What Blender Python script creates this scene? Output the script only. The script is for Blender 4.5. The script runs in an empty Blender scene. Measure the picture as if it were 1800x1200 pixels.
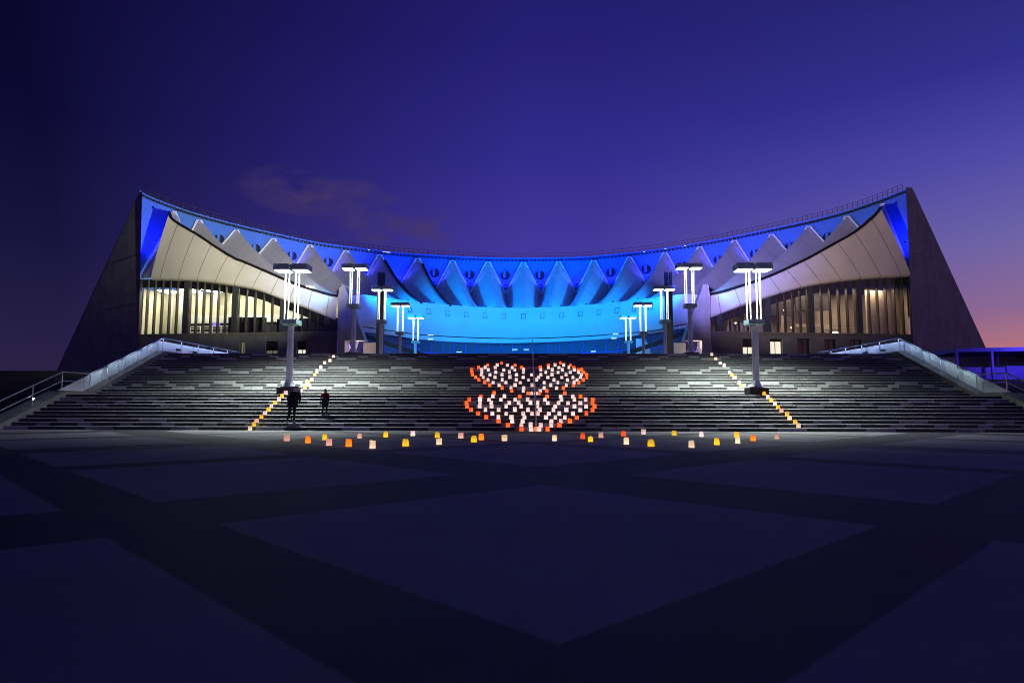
import bpy, bmesh, math, random
from mathutils import Vector, Matrix

S = bpy.context.scene
COL = S.collection
R = math.radians
rnd = random.Random(11)

# ------------------------------------------------------------------ camera
F_PX, CX, CY = 1150.0, 900.0, 600.0
YAW, PITCH, ROLL = R(1.1), math.atan(112 / 1150), R(-0.12)
CAM = Vector((-0.17, 0.0, 1.164))
FW = Vector((-math.sin(YAW) * math.cos(PITCH), math.cos(YAW) * math.cos(PITCH), math.sin(PITCH)))
_rt = Vector((math.cos(YAW), math.sin(YAW), 0))
_up = _rt.cross(FW)
RT = _rt * math.cos(ROLL) - _up * math.sin(ROLL)
UP = _up * math.cos(ROLL) + _rt * math.sin(ROLL)
cd = bpy.data.cameras.new('camera')
cam = bpy.data.objects.new('camera', cd)
COL.objects.link(cam)
cd.sensor_width = 36.0
cd.lens = 36.0 * F_PX / 1800.0
cd.clip_start, cd.clip_end = 0.1, 3000
m = Matrix.Identity(4)
for i in range(3):
    m[i][0], m[i][1], m[i][2], m[i][3] = RT[i], UP[i], -FW[i], CAM[i]
cam.matrix_world = m
S.camera = cam

def at(x, y, Y):
    """a point of the place: seen at (x, y) in the 1800 px photograph, standing at distance Y"""
    r = FW + RT * ((x - CX) / F_PX) - UP * ((y - CY) / F_PX)
    return CAM + r * (Y / r.y)

def on_ground(x, y, Z=0.0):
    r = FW + RT * ((x - CX) / F_PX) - UP * ((y - CY) / F_PX)
    return CAM + r * ((Z - CAM.z) / r.z)

def proj_y(p):
    d = Vector(p) - CAM
    return CY - F_PX * d.dot(UP) / d.dot(FW)

# ------------------------------------------------------------------ render settings and dusk sky
S.view_settings.view_transform = 'Standard'
S.view_settings.look = 'None'
S.view_settings.exposure = 0.0
S.view_settings.gamma = 1.0
S.cycles.use_denoising = True
S.cycles.use_light_tree = True
S.cycles.pixel_filter_type = 'BLACKMAN_HARRIS'
S.cycles.filter_width = 1.05
S.cycles.max_bounces = 6
S.cycles.transparent_max_bounces = 8
S.cycles.sample_clamp_indirect = 4.0
S.cycles.caustics_reflective = False
S.cycles.caustics_refractive = False

def lin(r, g, b, a=1.0):
    f = lambda c: (c / 255 / 12.92) if c / 255 <= 0.04045 else ((c / 255 + 0.055) / 1.055) ** 2.4
    return (f(r), f(g), f(b), a)

W = bpy.data.worlds.new('World')
S.world = W
W.use_nodes = True
nt = W.node_tree
nt.nodes.clear()

class G:
    """small helper for node graphs"""
    def __init__(s, nt): s.nt = nt
    def n(s, t, **kw):
        nd = s.nt.nodes.new(t)
        for k, v in kw.items(): setattr(nd, k, v)
        return nd
    def put(s, sock, v):
        if hasattr(v, 'is_output') or isinstance(v, bpy.types.NodeSocket): s.nt.links.new(v, sock)
        else: sock.default_value = v
    def math(s, op, a, b=None, c=None, clamp=False):
        nd = s.n('ShaderNodeMath', operation=op); nd.use_clamp = clamp
        s.put(nd.inputs[0], a)
        if b is not None: s.put(nd.inputs[1], b)
        if c is not None: s.put(nd.inputs[2], c)
        return nd.outputs[0]
    def mix(s, f, a, b, blend='MIX'):
        nd = s.n('ShaderNodeMix', data_type='RGBA', blend_type=blend)
        s.put(nd.inputs[0], f); s.put(nd.inputs[6], a); s.put(nd.inputs[7], b)
        return nd.outputs[2]
    def ramp(s, f, stops, interp='LINEAR'):
        nd = s.n('ShaderNodeValToRGB'); cr = nd.color_ramp; cr.interpolation = interp
        while len(cr.elements) < len(stops): cr.elements.new(0.5)
        for e, (p, c) in zip(cr.elements, stops): e.position = p; e.color = c
        s.put(nd.inputs[0], f)
        return nd.outputs[0]
    def noise(s, vec, scale, detail=2.0, rough=0.5):
        nd = s.n('ShaderNodeTexNoise'); s.put(nd.inputs['Vector'], vec)
        nd.inputs['Scale'].default_value = scale; nd.inputs['Detail'].default_value = detail
        nd.inputs['Roughness'].default_value = rough
        return nd.outputs['Fac']
    def remap(s, v, a, b, c=0.0, d=1.0):
        nd = s.n('ShaderNodeMapRange'); s.put(nd.inputs[0], v)
        for i, q in enumerate((a, b, c, d)): nd.inputs[1 + i].default_value = q
        return nd.outputs[0]

g = G(nt)
tc = g.n('ShaderNodeTexCoord')
sep = g.n('ShaderNodeSeparateXYZ'); nt.links.new(tc.outputs['Generated'], sep.inputs[0])
dx, dy, dz = sep.outputs
cen = g.ramp(dz, [(0.0, lin(96, 70, 140)), (.10, lin(86, 66, 156)), (.23, lin(68, 57, 158)), (.36, lin(50, 44, 140)), (.5, lin(37, 32, 116)), (.8, lin(17, 16, 70)), (1, lin(12, 11, 56))])
lef = g.ramp(dz, [(0.0, lin(50, 37, 70)), (.07, lin(40, 32, 70)), (.2, lin(24, 21, 61)), (.35, lin(12, 10, 49)), (.5, lin(7, 6, 38)), (1, lin(7, 6, 36))])
rig = g.ramp(dz, [(0.0, lin(205, 122, 108)), (.06, lin(190, 118, 118)), (.12, lin(142, 106, 146)), (.2, lin(112, 101, 166)), (.3, lin(80, 76, 168)), (.4, lin(49, 50, 141)), (.5, lin(40, 41, 116)), (1, lin(12, 12, 60))])
sky = g.mix(g.remap(dx, 0.0, -0.58), cen, lef)
sky = g.mix(g.remap(dx, 0.10, 0.62), sky, rig)
# a small bank of thin evening cloud low in the sky, left of centre
mp = g.n('ShaderNodeMapping'); nt.links.new(tc.outputs['Generated'], mp.inputs[0]); mp.inputs['Scale'].default_value = (1, 1, 2.1)
cn = g.noise(mp.outputs[0], 9.5, 6.0, 0.6)
def blob(cx, cz, rx, rz):
    a = g.math('DIVIDE', g.math('SUBTRACT', dx, cx), rx); b = g.math('DIVIDE', g.math('SUBTRACT', dz, cz), rz)
    q = g.math('ADD', g.math('MULTIPLY', a, a), g.math('MULTIPLY', b, b))
    return g.math('SUBTRACT', 1.0, q, clamp=True)
bl = g.math('MAXIMUM', blob(-.30, .302, .10, .036), blob(-.19, .26, .095, .05))
bl = g.math('MULTIPLY', bl, g.remap(dy, 0.0, .3))
cm = g.math('MULTIPLY', g.math('POWER', bl, .6), g.remap(cn, .43, .62))
sky = g.mix(g.math('MULTIPLY', cm, .8), sky, lin(70, 55, 100))
bg = g.n('ShaderNodeBackground'); nt.links.new(sky, bg.inputs[0]); bg.inputs[1].default_value = 1.0
wo = g.n('ShaderNodeOutputWorld'); nt.links.new(bg.outputs[0], wo.inputs[0])

# ------------------------------------------------------------------ materials
def material(name, col, rough=.7, metal=0.0, var=0.0, scale=3.0, bump=0.0, bscale=40.0, spec=.35, emit=None, estr=0.0, stain=0.0):
    m = bpy.data.materials.new(name); m.use_nodes = True
    nt = m.node_tree; g = G(nt); b = nt.nodes['Principled BSDF']
    b.inputs['Roughness'].default_value = rough; b.inputs['Metallic'].default_value = metal
    b.inputs['Specular IOR Level'].default_value = spec
    c4 = (*col[:3], 1.0)
    t = g.n('ShaderNodeTexCoord').outputs['Object']
    c = c4
    if var:
        n = g.noise(t, scale, 5.0, .6)
        lo = tuple(x * (1 - var) for x in col[:3]) + (1,); hi = tuple(min(1, x * (1 + var)) for x in col[:3]) + (1,)
        c = g.mix(g.remap(n, .3, .7), lo, hi)
    if stain:
        mp = g.n('ShaderNodeMapping'); nt.links.new(t, mp.inputs[0]); mp.inputs['Scale'].default_value = (1.2, 1.2, .08)
        n = g.noise(mp.outputs[0], 1.6, 4.0, .6)
        c = g.mix(g.math('MULTIPLY', g.remap(n, .48, .75), stain), c, tuple(x * .45 for x in col[:3]) + (1,))
    g.put(b.inputs['Base Color'], c)
    if bump:
        bn = g.n('ShaderNodeBump'); bn.inputs['Strength'].default_value = bump; bn.inputs['Distance'].default_value = .02
        nt.links.new(g.noise(t, bscale, 3.0), bn.inputs['Height']); nt.links.new(bn.outputs[0], b.inputs['Normal'])
    if emit is not None:
        b.inputs['Emission Color'].default_value = (*emit[:3], 1); b.inputs['Emission Strength'].default_value = estr
    return m

def panel_material(name, col, nu, nv, joint=.02, dark=.35, rough=.6, var=.06):
    """clad surface with thin open joints laid out along its UV map"""
    m = material(name, col, rough, var=var, scale=.6)
    nt = m.node_tree; g = G(nt); b = nt.nodes['Principled BSDF']
    base = b.inputs['Base Color'].links[0].from_socket
    uv = g.n('ShaderNodeUVMap').outputs[0]
    sp = g.n('ShaderNodeSeparateXYZ'); nt.links.new(uv, sp.inputs[0])
    def line(v, n, w):
        f = g.math('FRACT', g.math('MULTIPLY', v, n))
        return g.math('LESS_THAN', g.math('ABSOLUTE', g.math('SUBTRACT', f, .5)), w)
    k = line(sp.outputs[0], nu, joint * .5)
    if nv: k = g.math('MAXIMUM', k, line(sp.outputs[1], nv, joint * .35))
    c = g.mix(g.math('MULTIPLY', k, 1 - dark), base, tuple(x * .2 for x in col[:3]) + (1,))
    g.put(b.inputs['Base Color'], c)
    return m

M = {}
M['concrete'] = material('board_concrete', (.33, .35, .32), .85, var=.22, scale=.5, bump=.25, bscale=12, stain=.5)
M['concrete_low'] = material('wall_concrete', (.18, .17, .152), .85, var=.2, scale=.8, bump=.25, bscale=14, stain=.3)
M['fin'] = material('fin_concrete', (.40, .385, .35), .85, var=.2, scale=.8, bump=.25, bscale=14, stain=.4)
M['roof_wall'] = material('roof_wall_blue_light_tone', (.06, .18, .62), .6, var=.06, scale=.5, stain=.12)  # blue of the floodlit wall is put into its base colour
M['shell'] = panel_material('pale_roof_shell', (.62, .60, .56), 4.0, 3.0, .02, .55)
M['band'] = panel_material('pale_cladding_band', (.60, .56, .49), 10.0, 0, .035, .2)
M['drum'] = material('painted_drum', (.62, .64, .66), .55, var=.05, scale=.4, stain=.1)
M['trim'] = material('white_trim', (.75, .76, .78), .5)
M['black'] = material('black_metal', (.012, .012, .014), .5)
M['dark'] = material('dark_metal', (.045, .047, .05), .45, var=.1)
M['roof'] = material('roof_metal', (.10, .10, .11), .5, metal=.4, var=.15)
M['steel'] = material('brushed_steel', (.55, .56, .58), .32, metal=.9, var=.06, scale=8)
M['lampgrey'] = material('lamp_housing_grey', (.42, .60, .54), .45, var=.1)
M['lamppole'] = material('lamp_pole_grey', (.74, .76, .78), .4, metal=.0, var=.08, scale=4)
M['lamplight'] = material('lit_diffuser', (.9, .9, .9), .4, emit=(.93, 1.0, .98), estr=5.0)
M['tube'] = material('lit_tube', (.9, .9, .9), .3, emit=(.93, 1.0, .99), estr=1.05)
M['glass_dark'] = material('dark_glass', (.02, .03, .06), .08, spec=.6)
M['frame'] = material('bronze_frame', (.035, .028, .02), .5)
M['white'] = material('white_paint', (.78, .78, .76), .5)
M['frost'] = material('frosted_panel', (.74, .77, .79), .35, var=.04, scale=1.5, stain=.15)
M['led'] = material('led_strip', (.9, .9, 1), .4, emit=(.5, .62, 1.0), estr=2.0)
M['cream'] = material('cream_wall', (.70, .66, .52), .7, var=.06)
M['tan'] = material('tan_wall', (.42, .36, .28), .7, var=.12)
M['seat'] = material('dark_seating', (.03, .03, .04), .6, var=.3, scale=2)
M['purple'] = material('purple_screen', (.15, .10, .5), .5, emit=(.25, .16, .85), estr=.9)
M['ceil'] = material('ceiling_lamp_panel', (.9, .9, .85), .5, emit=(1, .96, .74), estr=19.0)
M['litwin'] = material('lit_blind', (.8, .75, .6), .6, emit=(1, .93, .72), estr=.85)
M['dimwin'] = material('dim_blind', (.5, .48, .3), .6, var=.2, emit=(.55, .52, .28), estr=.22)
M['nightwin'] = material('unlit_window', (.015, .02, .05), .12, spec=.6)
M['violet_tone'] = material('violet_light_tone', (.18, .14, .72), .5, var=.1)  # violet light on the shelter is put into this base colour
M['stone_plinth'] = material('plinth_stone', (.03, .03, .035), .6, var=.2)
M['curb'] = material('curb_stone', (.20, .20, .19), .85, var=.25, scale=3, bump=.4, bscale=30)
M['earth'] = material('embankment_grass', (.02, .025, .018), .95, var=.4, scale=1.2, bump=.5, bscale=6)

def glass_mat():
    m = bpy.data.materials.new('clear_glazing'); m.use_nodes = True
    nt = m.node_tree; nt.nodes.clear(); g = G(nt)
    o = g.n('ShaderNodeOutputMaterial'); mx = g.n('ShaderNodeMixShader'); t = g.n('ShaderNodeBsdfTransparent'); gl = g.n('ShaderNodeBsdfGlossy')
    t.inputs[0].default_value = (.9, .92, .9, 1); gl.inputs[0].default_value = (.8, .8, .85, 1); gl.inputs['Roughness'].default_value = .03
    mx.inputs[0].default_value = .07
    nt.links.new(t.outputs[0], mx.inputs[1]); nt.links.new(gl.outputs[0], mx.inputs[2]); nt.links.new(mx.outputs[0], o.inputs[0])
    return m
M['glass'] = glass_mat()

# ------------------------------------------------------------------ mesh helpers
class MB:
    def __init__(s): s.v = []; s.f = []; s.mi = []; s.uv = {}
    def add(s, vs, fs, mi=0):
        o = len(s.v); s.v += [tuple(p) for p in vs]
        for f in fs: s.f.append(tuple(o + i for i in f)); s.mi.append(mi)
        return o
    def box(s, lo, hi, mi=0, mat=None):
        (a, b, c), (d, e, f) = lo, hi
        vs = [Vector(p) for p in ((a, b, c), (d, b, c), (d, e, c), (a, e, c), (a, b, f), (d, b, f), (d, e, f), (a, e, f))]
        if mat is not None: vs = [mat @ p for p in vs]
        s.add(vs, [(3, 2, 1, 0), (4, 5, 6, 7), (0, 1, 5, 4), (1, 2, 6, 5), (2, 3, 7, 6), (3, 0, 4, 7)], mi)
    def bbox(s, c, d, mi=0, rz=0.0, bev=.0):
        """box by centre and size, turned about z, with small chamfers on its upright edges"""
        x, y, z = d[0] / 2, d[1] / 2, d[2] / 2
        if bev:
            pl = [(-x + bev, -y), (x - bev, -y), (x, -y + bev), (x, y - bev), (x - bev, y), (-x + bev, y), (-x, y - bev), (-x, -y + bev)]
        else: pl = [(-x, -y), (x, -y), (x, y), (-x, y)]
        n = len(pl); ca, sa = math.cos(rz), math.sin(rz)
        vs = [Vector((c[0] + p[0] * ca - p[1] * sa, c[1] + p[0] * sa + p[1] * ca, c[2] + q)) for q in (-z, z) for p in pl]
        s.add(vs, [tuple(range(n))[::-1], tuple(range(n, 2 * n))] + [(i, (i + 1) % n, n + (i + 1) % n, n + i) for i in range(n)], mi)
    def tube(s, pts, r, n=8, mi=0, caps=True):
        pts = [Vector(p) for p in pts]; rs = r if isinstance(r, (list, tuple)) else [r] * len(pts)
        rings = []
        for i, p in enumerate(pts):
            d = (pts[min(i + 1, len(pts) - 1)] - pts[max(i - 1, 0)]).normalized()
            a = Vector((0, 0, 1)) if abs(d.z) < .95 else Vector((1, 0, 0))
            u = d.cross(a).normalized(); w = d.cross(u)
            rings.append([p + (u * math.cos(2 * math.pi * k / n) + w * math.sin(2 * math.pi * k / n)) * rs[i] for k in range(n)])
        vs = [q for ring in rings for q in ring]
        fs = [(i * n + k, i * n + (k + 1) % n, (i + 1) * n + (k + 1) % n, (i + 1) * n + k) for i in range(len(pts) - 1) for k in range(n)]
        if caps: fs += [tuple(range(n))[::-1], tuple((len(pts) - 1) * n + k for k in range(n))]
        s.add(vs, fs, mi)
    def lathe(s, prof, c, n=20, mi=0):
        vs = [(c[0] + r * math.cos(2 * math.pi * k / n), c[1] + r * math.sin(2 * math.pi * k / n), c[2] + z) for r, z in prof for k in range(n)]
        fs = [(i * n + k, i * n + (k + 1) % n, (i + 1) * n + (k + 1) % n, (i + 1) * n + k) for i in range(len(prof) - 1) for k in range(n)]
        fs += [tuple(range(n))[::-1], tuple((len(prof) - 1) * n + k for k in range(n))]
        s.add(vs, fs, mi)
    def grid(s, rows, mi=0, uv=True):
        """rows of points -> sheet, with a UV map running 0..1 both ways"""
        nr, nc = len(rows), len(rows[0])
        o = s.add([p for r in rows for p in r], [], mi)
        for i in range(nr - 1):
            for j in range(nc - 1):
                s.f.append((o + i * nc + j, o + i * nc + j + 1, o + (i + 1) * nc + j + 1, o + (i + 1) * nc + j)); s.mi.append(mi)
        for i in range(nr):
            for j in range(nc): s.uv[o + i * nc + j] = (j / (nc - 1), i / (nr - 1))
    def prism(s, poly, ext, mi=0):
        n = len(poly); poly = [Vector(p) for p in poly]; e = Vector(ext)
        s.add(poly + [p + e for p in poly], [tuple(range(n)), tuple(range(n, 2 * n))[::-1]] + [(i, n + i, n + (i + 1) % n, (i + 1) % n) for i in range(n)], mi)
    def build(s, name, mats, parent=None, loc=(0, 0, 0), smooth=False, sharp=None):
        me = bpy.data.meshes.new(name)
        L = Vector(loc)
        me.from_pydata([tuple(Vector(p) - L) for p in s.v], [], s.f)
        for mm in (mats if isinstance(mats, (list, tuple)) else [mats]): me.materials.append(mm)
        me.polygons.foreach_set('material_index', s.mi)
        if s.uv:
            ul = me.uv_layers.new(name='UVMap')
            for lp in me.loops: ul.data[lp.index].uv = s.uv.get(lp.vertex_index, (0.25, 0.25))
        bm = bmesh.new(); bm.from_mesh(me); bmesh.ops.recalc_face_normals(bm, faces=bm.faces); bm.to_mesh(me); bm.free()
        if smooth:
            me.polygons.foreach_set('use_smooth', [True] * len(me.polygons))
            if sharp: me.set_sharp_from_angle(angle=R(sharp))
        o = bpy.data.objects.new(name, me); COL.objects.link(o)
        o.location = L
        if parent is not None:
            o.parent = parent
            o.location = L - Vector(parent_world(parent))
        return o

def parent_world(o):
    v = Vector(o.location)
    while o.parent is not None:
        o = o.parent; v = v + Vector(o.location)
    return v

def tag(o, label=None, cat=None, group=None, kind=None):
    if label: o['label'] = label
    if cat: o['category'] = cat
    if group: o['group'] = group
    if kind: o['kind'] = kind
    return o

def thing(name, loc, label, cat, group=None):
    o = bpy.data.objects.new(name, None); COL.objects.link(o); o.location = loc; o.empty_display_size = .3
    return tag(o, label, cat, group)

def copy_tree(o, parent=None):
    c = o.copy(); COL.objects.link(c)
    if parent is not None: c.parent = parent
    for ch in list(o.children): copy_tree(ch, c)
    return c

def spot(name, loc, target, energy, col, angle, blend=.5, size=.25, parent=None):
    l = bpy.data.lights.new(name, 'SPOT'); l.energy = energy; l.color = col; l.spot_size = R(angle); l.spot_blend = blend; l.shadow_soft_size = size
    o = bpy.data.objects.new(name, l); COL.objects.link(o); o.location = loc
    o.rotation_euler = (Vector(target) - Vector(loc)).to_track_quat('-Z', 'Y').to_euler()
    if parent is not None: o.parent = parent; o.location = Vector(loc) - parent_world(parent)
    return o

def interp(tab, x):
    if x <= tab[0][0]: return tab[0][1]
    for (a, b), (c, d) in zip(tab, tab[1:]):
        if x <= c: return b + (d - b) * (x - a) / (c - a)
    return tab[-1][1]

def spline(tab, x):
    """smooth (monotone-ish cubic) reading of a table"""
    n = len(tab)
    if x <= tab[0][0]: return tab[0][1]
    if x >= tab[-1][0]: return tab[-1][1]
    i = max(k for k in range(n - 1) if tab[k][0] <= x)
    def sl(k):
        a, b = tab[max(k - 1, 0)], tab[min(k + 1, n - 1)]
        return (b[1] - a[1]) / (b[0] - a[0])
    (x0, y0), (x1, y1) = tab[i], tab[i + 1]; h = x1 - x0; t = (x - x0) / h
    return (2*t**3 - 3*t*t + 1) * y0 + (t**3 - 2*t*t + t) * h * sl(i) + (-2*t**3 + 3*t*t) * y1 + (t**3 - t*t) * h * sl(i + 1)

# ------------------------------------------------------------------ ground: plaza, terrace, banks
RISE, TREAD, LAND, Y0 = .17, .44, 2.0, 29.57
NST = 27
def step_y(i): return Y0 + TREAD * i + (LAND if i > 10 else 0.0)
ZT = NST * RISE
YT = step_y(NST)

def paving():
    m = bpy.data.materials.new('plaza_paving'); m.use_nodes = True
    nt = m.node_tree; g = G(nt); b = nt.nodes['Principled BSDF']
    pos = g.n('ShaderNodeNewGeometry').outputs['Position']
    sp = g.n('ShaderNodeSeparateXYZ'); nt.links.new(pos, sp.inputs[0])
    x, y = sp.outputs[0], sp.outputs[1]
    wob = g.math('MULTIPLY', g.math('SUBTRACT', g.noise(pos, 1.2, 4.0), .5), .05)
    a = g.math('ADD', g.math('MULTIPLY', g.math('ADD', x, y), .70711), wob)
    c = g.math('ADD', g.math('MULTIPLY', g.math('SUBTRACT', y, x), .70711), wob)
    def band(v, centre, width, period=12.6):
        f = g.math('FRACT', g.math('DIVIDE', g.math('SUBTRACT', v, centre - period / 2), period))
        d = g.math('ABSOLUTE', g.math('MULTIPLY', g.math('SUBTRACT', f, .5), period))
        return g.remap(d, width / 2 - .02, width / 2 + .02, 1.0, 0.0)
    k = band(a, 8.0, 2.05)
    for v, cc, w in ((c, 7.85, 2.0), (a, 1.88, .95), (c, 1.88, .95)): k = g.math('MAXIMUM', k, band(v, cc, w))
    big = g.noise(pos, .35, 4.0, .6); fine = g.noise(pos, 90.0, 3.0, .7); mid = g.noise(pos, 6.0, 4.0, .6)
    light = g.mix(g.remap(big, .3, .7), (.19, .18, .195, 1), (.265, .25, .265, 1))
    dark = g.mix(g.remap(big, .3, .7), (.044, .044, .052, 1), (.074, .072, .08, 1))
    col = g.mix(k, light, dark)
    col = g.mix(g.remap(fine, .3, .7, 0, .55), col, g.mix(.5, col, (0, 0, 0, 1)))
    col = g.mix(g.remap(mid, .55, .8, 0, .35), col, g.mix(.45, col, (0, 0, 0, 1)))
    spk = g.noise(pos, 170.0, 2.0, .8)
    col = g.mix(g.remap(spk, .52, .68, 0, .75), col, g.mix(1.0, col, (2.0, 2.0, 2.05, 1), 'MULTIPLY'))
    col = g.mix(g.remap(spk, .48, .34, 0, .75), col, g.mix(1.0, col, (.35, .35, .35, 1), 'MULTIPLY'))
    g.put(b.inputs['Base Color'], col)
    b.inputs['Roughness'].default_value = .72; b.inputs['Specular IOR Level'].default_value = .3
    bn = g.n('ShaderNodeBump'); bn.inputs['Strength'].default_value = .5; bn.inputs['Distance'].default_value = .01
    nt.links.new(g.noise(pos, 120.0, 3.0), bn.inputs['Height']); nt.links.new(bn.outputs[0], b.inputs['Normal'])
    return m

b = MB(); b.add([(-900, -400, 0), (900, -400, 0), (900, 1500, 0), (-900, 1500, 0)], [(0, 1, 2, 3)])
tag(b.build('plaza', paving()), kind='structure')
M['terrace'] = material('terrace_paving', (.16, .16, .16), .8, var=.2, scale=1.5)
b = MB(); b.box((-25.1, YT + .03, .02), (25.1, 210, ZT))
tag(b.build('terrace', M['terrace']), kind='structure')
for s in (-1, 1):
    b = MB()
    prof = [(30.2, .004), (33, .5), (40, 2.2), (47, 3.15), (60, 3.2), (66, ZT - .02), (210, ZT - .02)]
    xs = [25.12, 30, 38, 50, 80, 200]
    b.grid([[(s * x, y + (rnd.uniform(-.3, .3) if 0 < i < 6 else 0), max(.004, z + (rnd.uniform(-.12, .12) if 0 < i < 5 and j > 0 else 0))) for j, x in enumerate(xs)] for i, (y, z) in enumerate(prof)])
    b.add([(s * 25.12, y, z) for y, z in prof] + [(s * 25.12, 210, .0), (s * 25.12, 30.2, .0)], [tuple(range(len(prof) + 2))])
    tag(b.build('bank', M['earth']), kind='structure')

# ------------------------------------------------------------------ the staircase
def stair_mat():
    m = bpy.data.materials.new('stair_stone'); m.use_nodes = True
    nt = m.node_tree; g = G(nt); b = nt.nodes['Principled BSDF']
    at_ = g.n('ShaderNodeVertexColor', layer_name='stone').outputs[0]
    pos = g.n('ShaderNodeTexCoord').outputs['Object']
    n = g.noise(pos, 5.0, 5.0, .65); n2 = g.noise(pos, 60.0, 2.0, .6)
    c = g.mix(g.remap(n, .3, .7, 0, .45), at_, g.mix(.6, at_, (0, 0, 0, 1)))
    c = g.mix(g.remap(n2, .35, .65, 0, .3), c, g.mix(.5, c, (0, 0, 0, 1)))
    g.put(b.inputs['Base Color'], c); b.inputs['Roughness'].default_value = .62; b.inputs['Specular IOR Level'].default_value = .35
    bn = g.n('ShaderNodeBump'); bn.inputs['Strength'].default_value = .25; bn.inputs['Distance'].default_value = .01
    nt.links.new(n2, bn.inputs['Height']); nt.links.new(bn.outputs[0], b.inputs['Normal'])
    return m

def build_stairs():
    vs, fs, cols = [], [], []
    HW, BL, CH = 24.2, .66, .018
    def quad(p, c):
        o = len(vs); vs.extend(p); fs.append((o, o + 1, o + 2, o + 3)); cols.append(c)
    rr = random.Random(5)
    for i in range(1, NST + 1):
        y = step_y(i); z0, z1 = (i - 1) * RISE, i * RISE
        yb = step_y(i + 1) if i < NST else YT + .6
        k, mm = (i - 1) // 6, (i - 1) % 6
        c0 = 2.02 if k % 2 == 0 else .04
        j0, j1 = math.floor((-HW - c0) / BL), math.ceil((HW - c0) / BL)
        for j in range(j0, j1):
            xa, xb = max(-HW, c0 + j * BL), min(HW, c0 + (j + 1) * BL)
            q = j % 6
            lit = (mm == 2 and q in (5, 0)) or (mm == 1 and q in (1, 4)) or (mm == 0 and q in (2, 3))  # pale stone blocks of the zigzag inlay
            t = rr.uniform(.36, .47) if lit else rr.uniform(.058, .088)
            col = (t, t * 1.01, t * .98, 1)
            gp = .007
            dy = rr.uniform(-.004, .004)
            quad([(xa + gp, y + dy, z0), (xb - gp, y + dy, z0), (xb - gp, y + dy, z1 - CH), (xa + gp, y + dy, z1 - CH)], col)
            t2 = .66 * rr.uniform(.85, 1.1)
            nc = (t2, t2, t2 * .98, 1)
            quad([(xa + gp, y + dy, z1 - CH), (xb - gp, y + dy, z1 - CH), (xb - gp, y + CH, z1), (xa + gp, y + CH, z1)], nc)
            quad([(xa - gp, y + .012, z0), (xa + gp, y + .012, z0), (xa + gp, y + .012, z1 - CH), (xa - gp, y + .012, z1 - CH)], (.01, .01, .01, 1))
        n = int(2 * HW / 1.32)
        for j in range(n + 1):
            xa, xb = -HW + j * 1.32, min(HW, -HW + (j + 1) * 1.32)
            if xb - xa < .01: continue
            t = rr.uniform(.12, .17)
            quad([(xa, y + CH, z1), (xb, y + CH, z1), (xb, yb + .01, z1), (xa, yb + .01, z1)], (t, t, t, 1))
    me = bpy.data.meshes.new('staircase'); me.from_pydata(vs, [], fs)
    ca = me.color_attributes.new('stone', 'FLOAT_COLOR', 'CORNER')
    for p in me.polygons:
        for li in p.loop_indices: ca.data[li].color = cols[p.index]
    bm = bmesh.new(); bm.from_mesh(me)
    for f in bm.faces:
        f.normal_update()
        if f.normal.y > .05 or f.normal.z < -.05: f.normal_flip()
    bm.to_mesh(me); bm.free()
    me.materials.append(stair_mat())
    o = bpy.data.objects.new('staircase', me); COL.objects.link(o)
    return o
stairs = tag(build_stairs(), 'wide dark grey stone staircase with zigzag rows of pale blocks in its risers', 'staircase')

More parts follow.
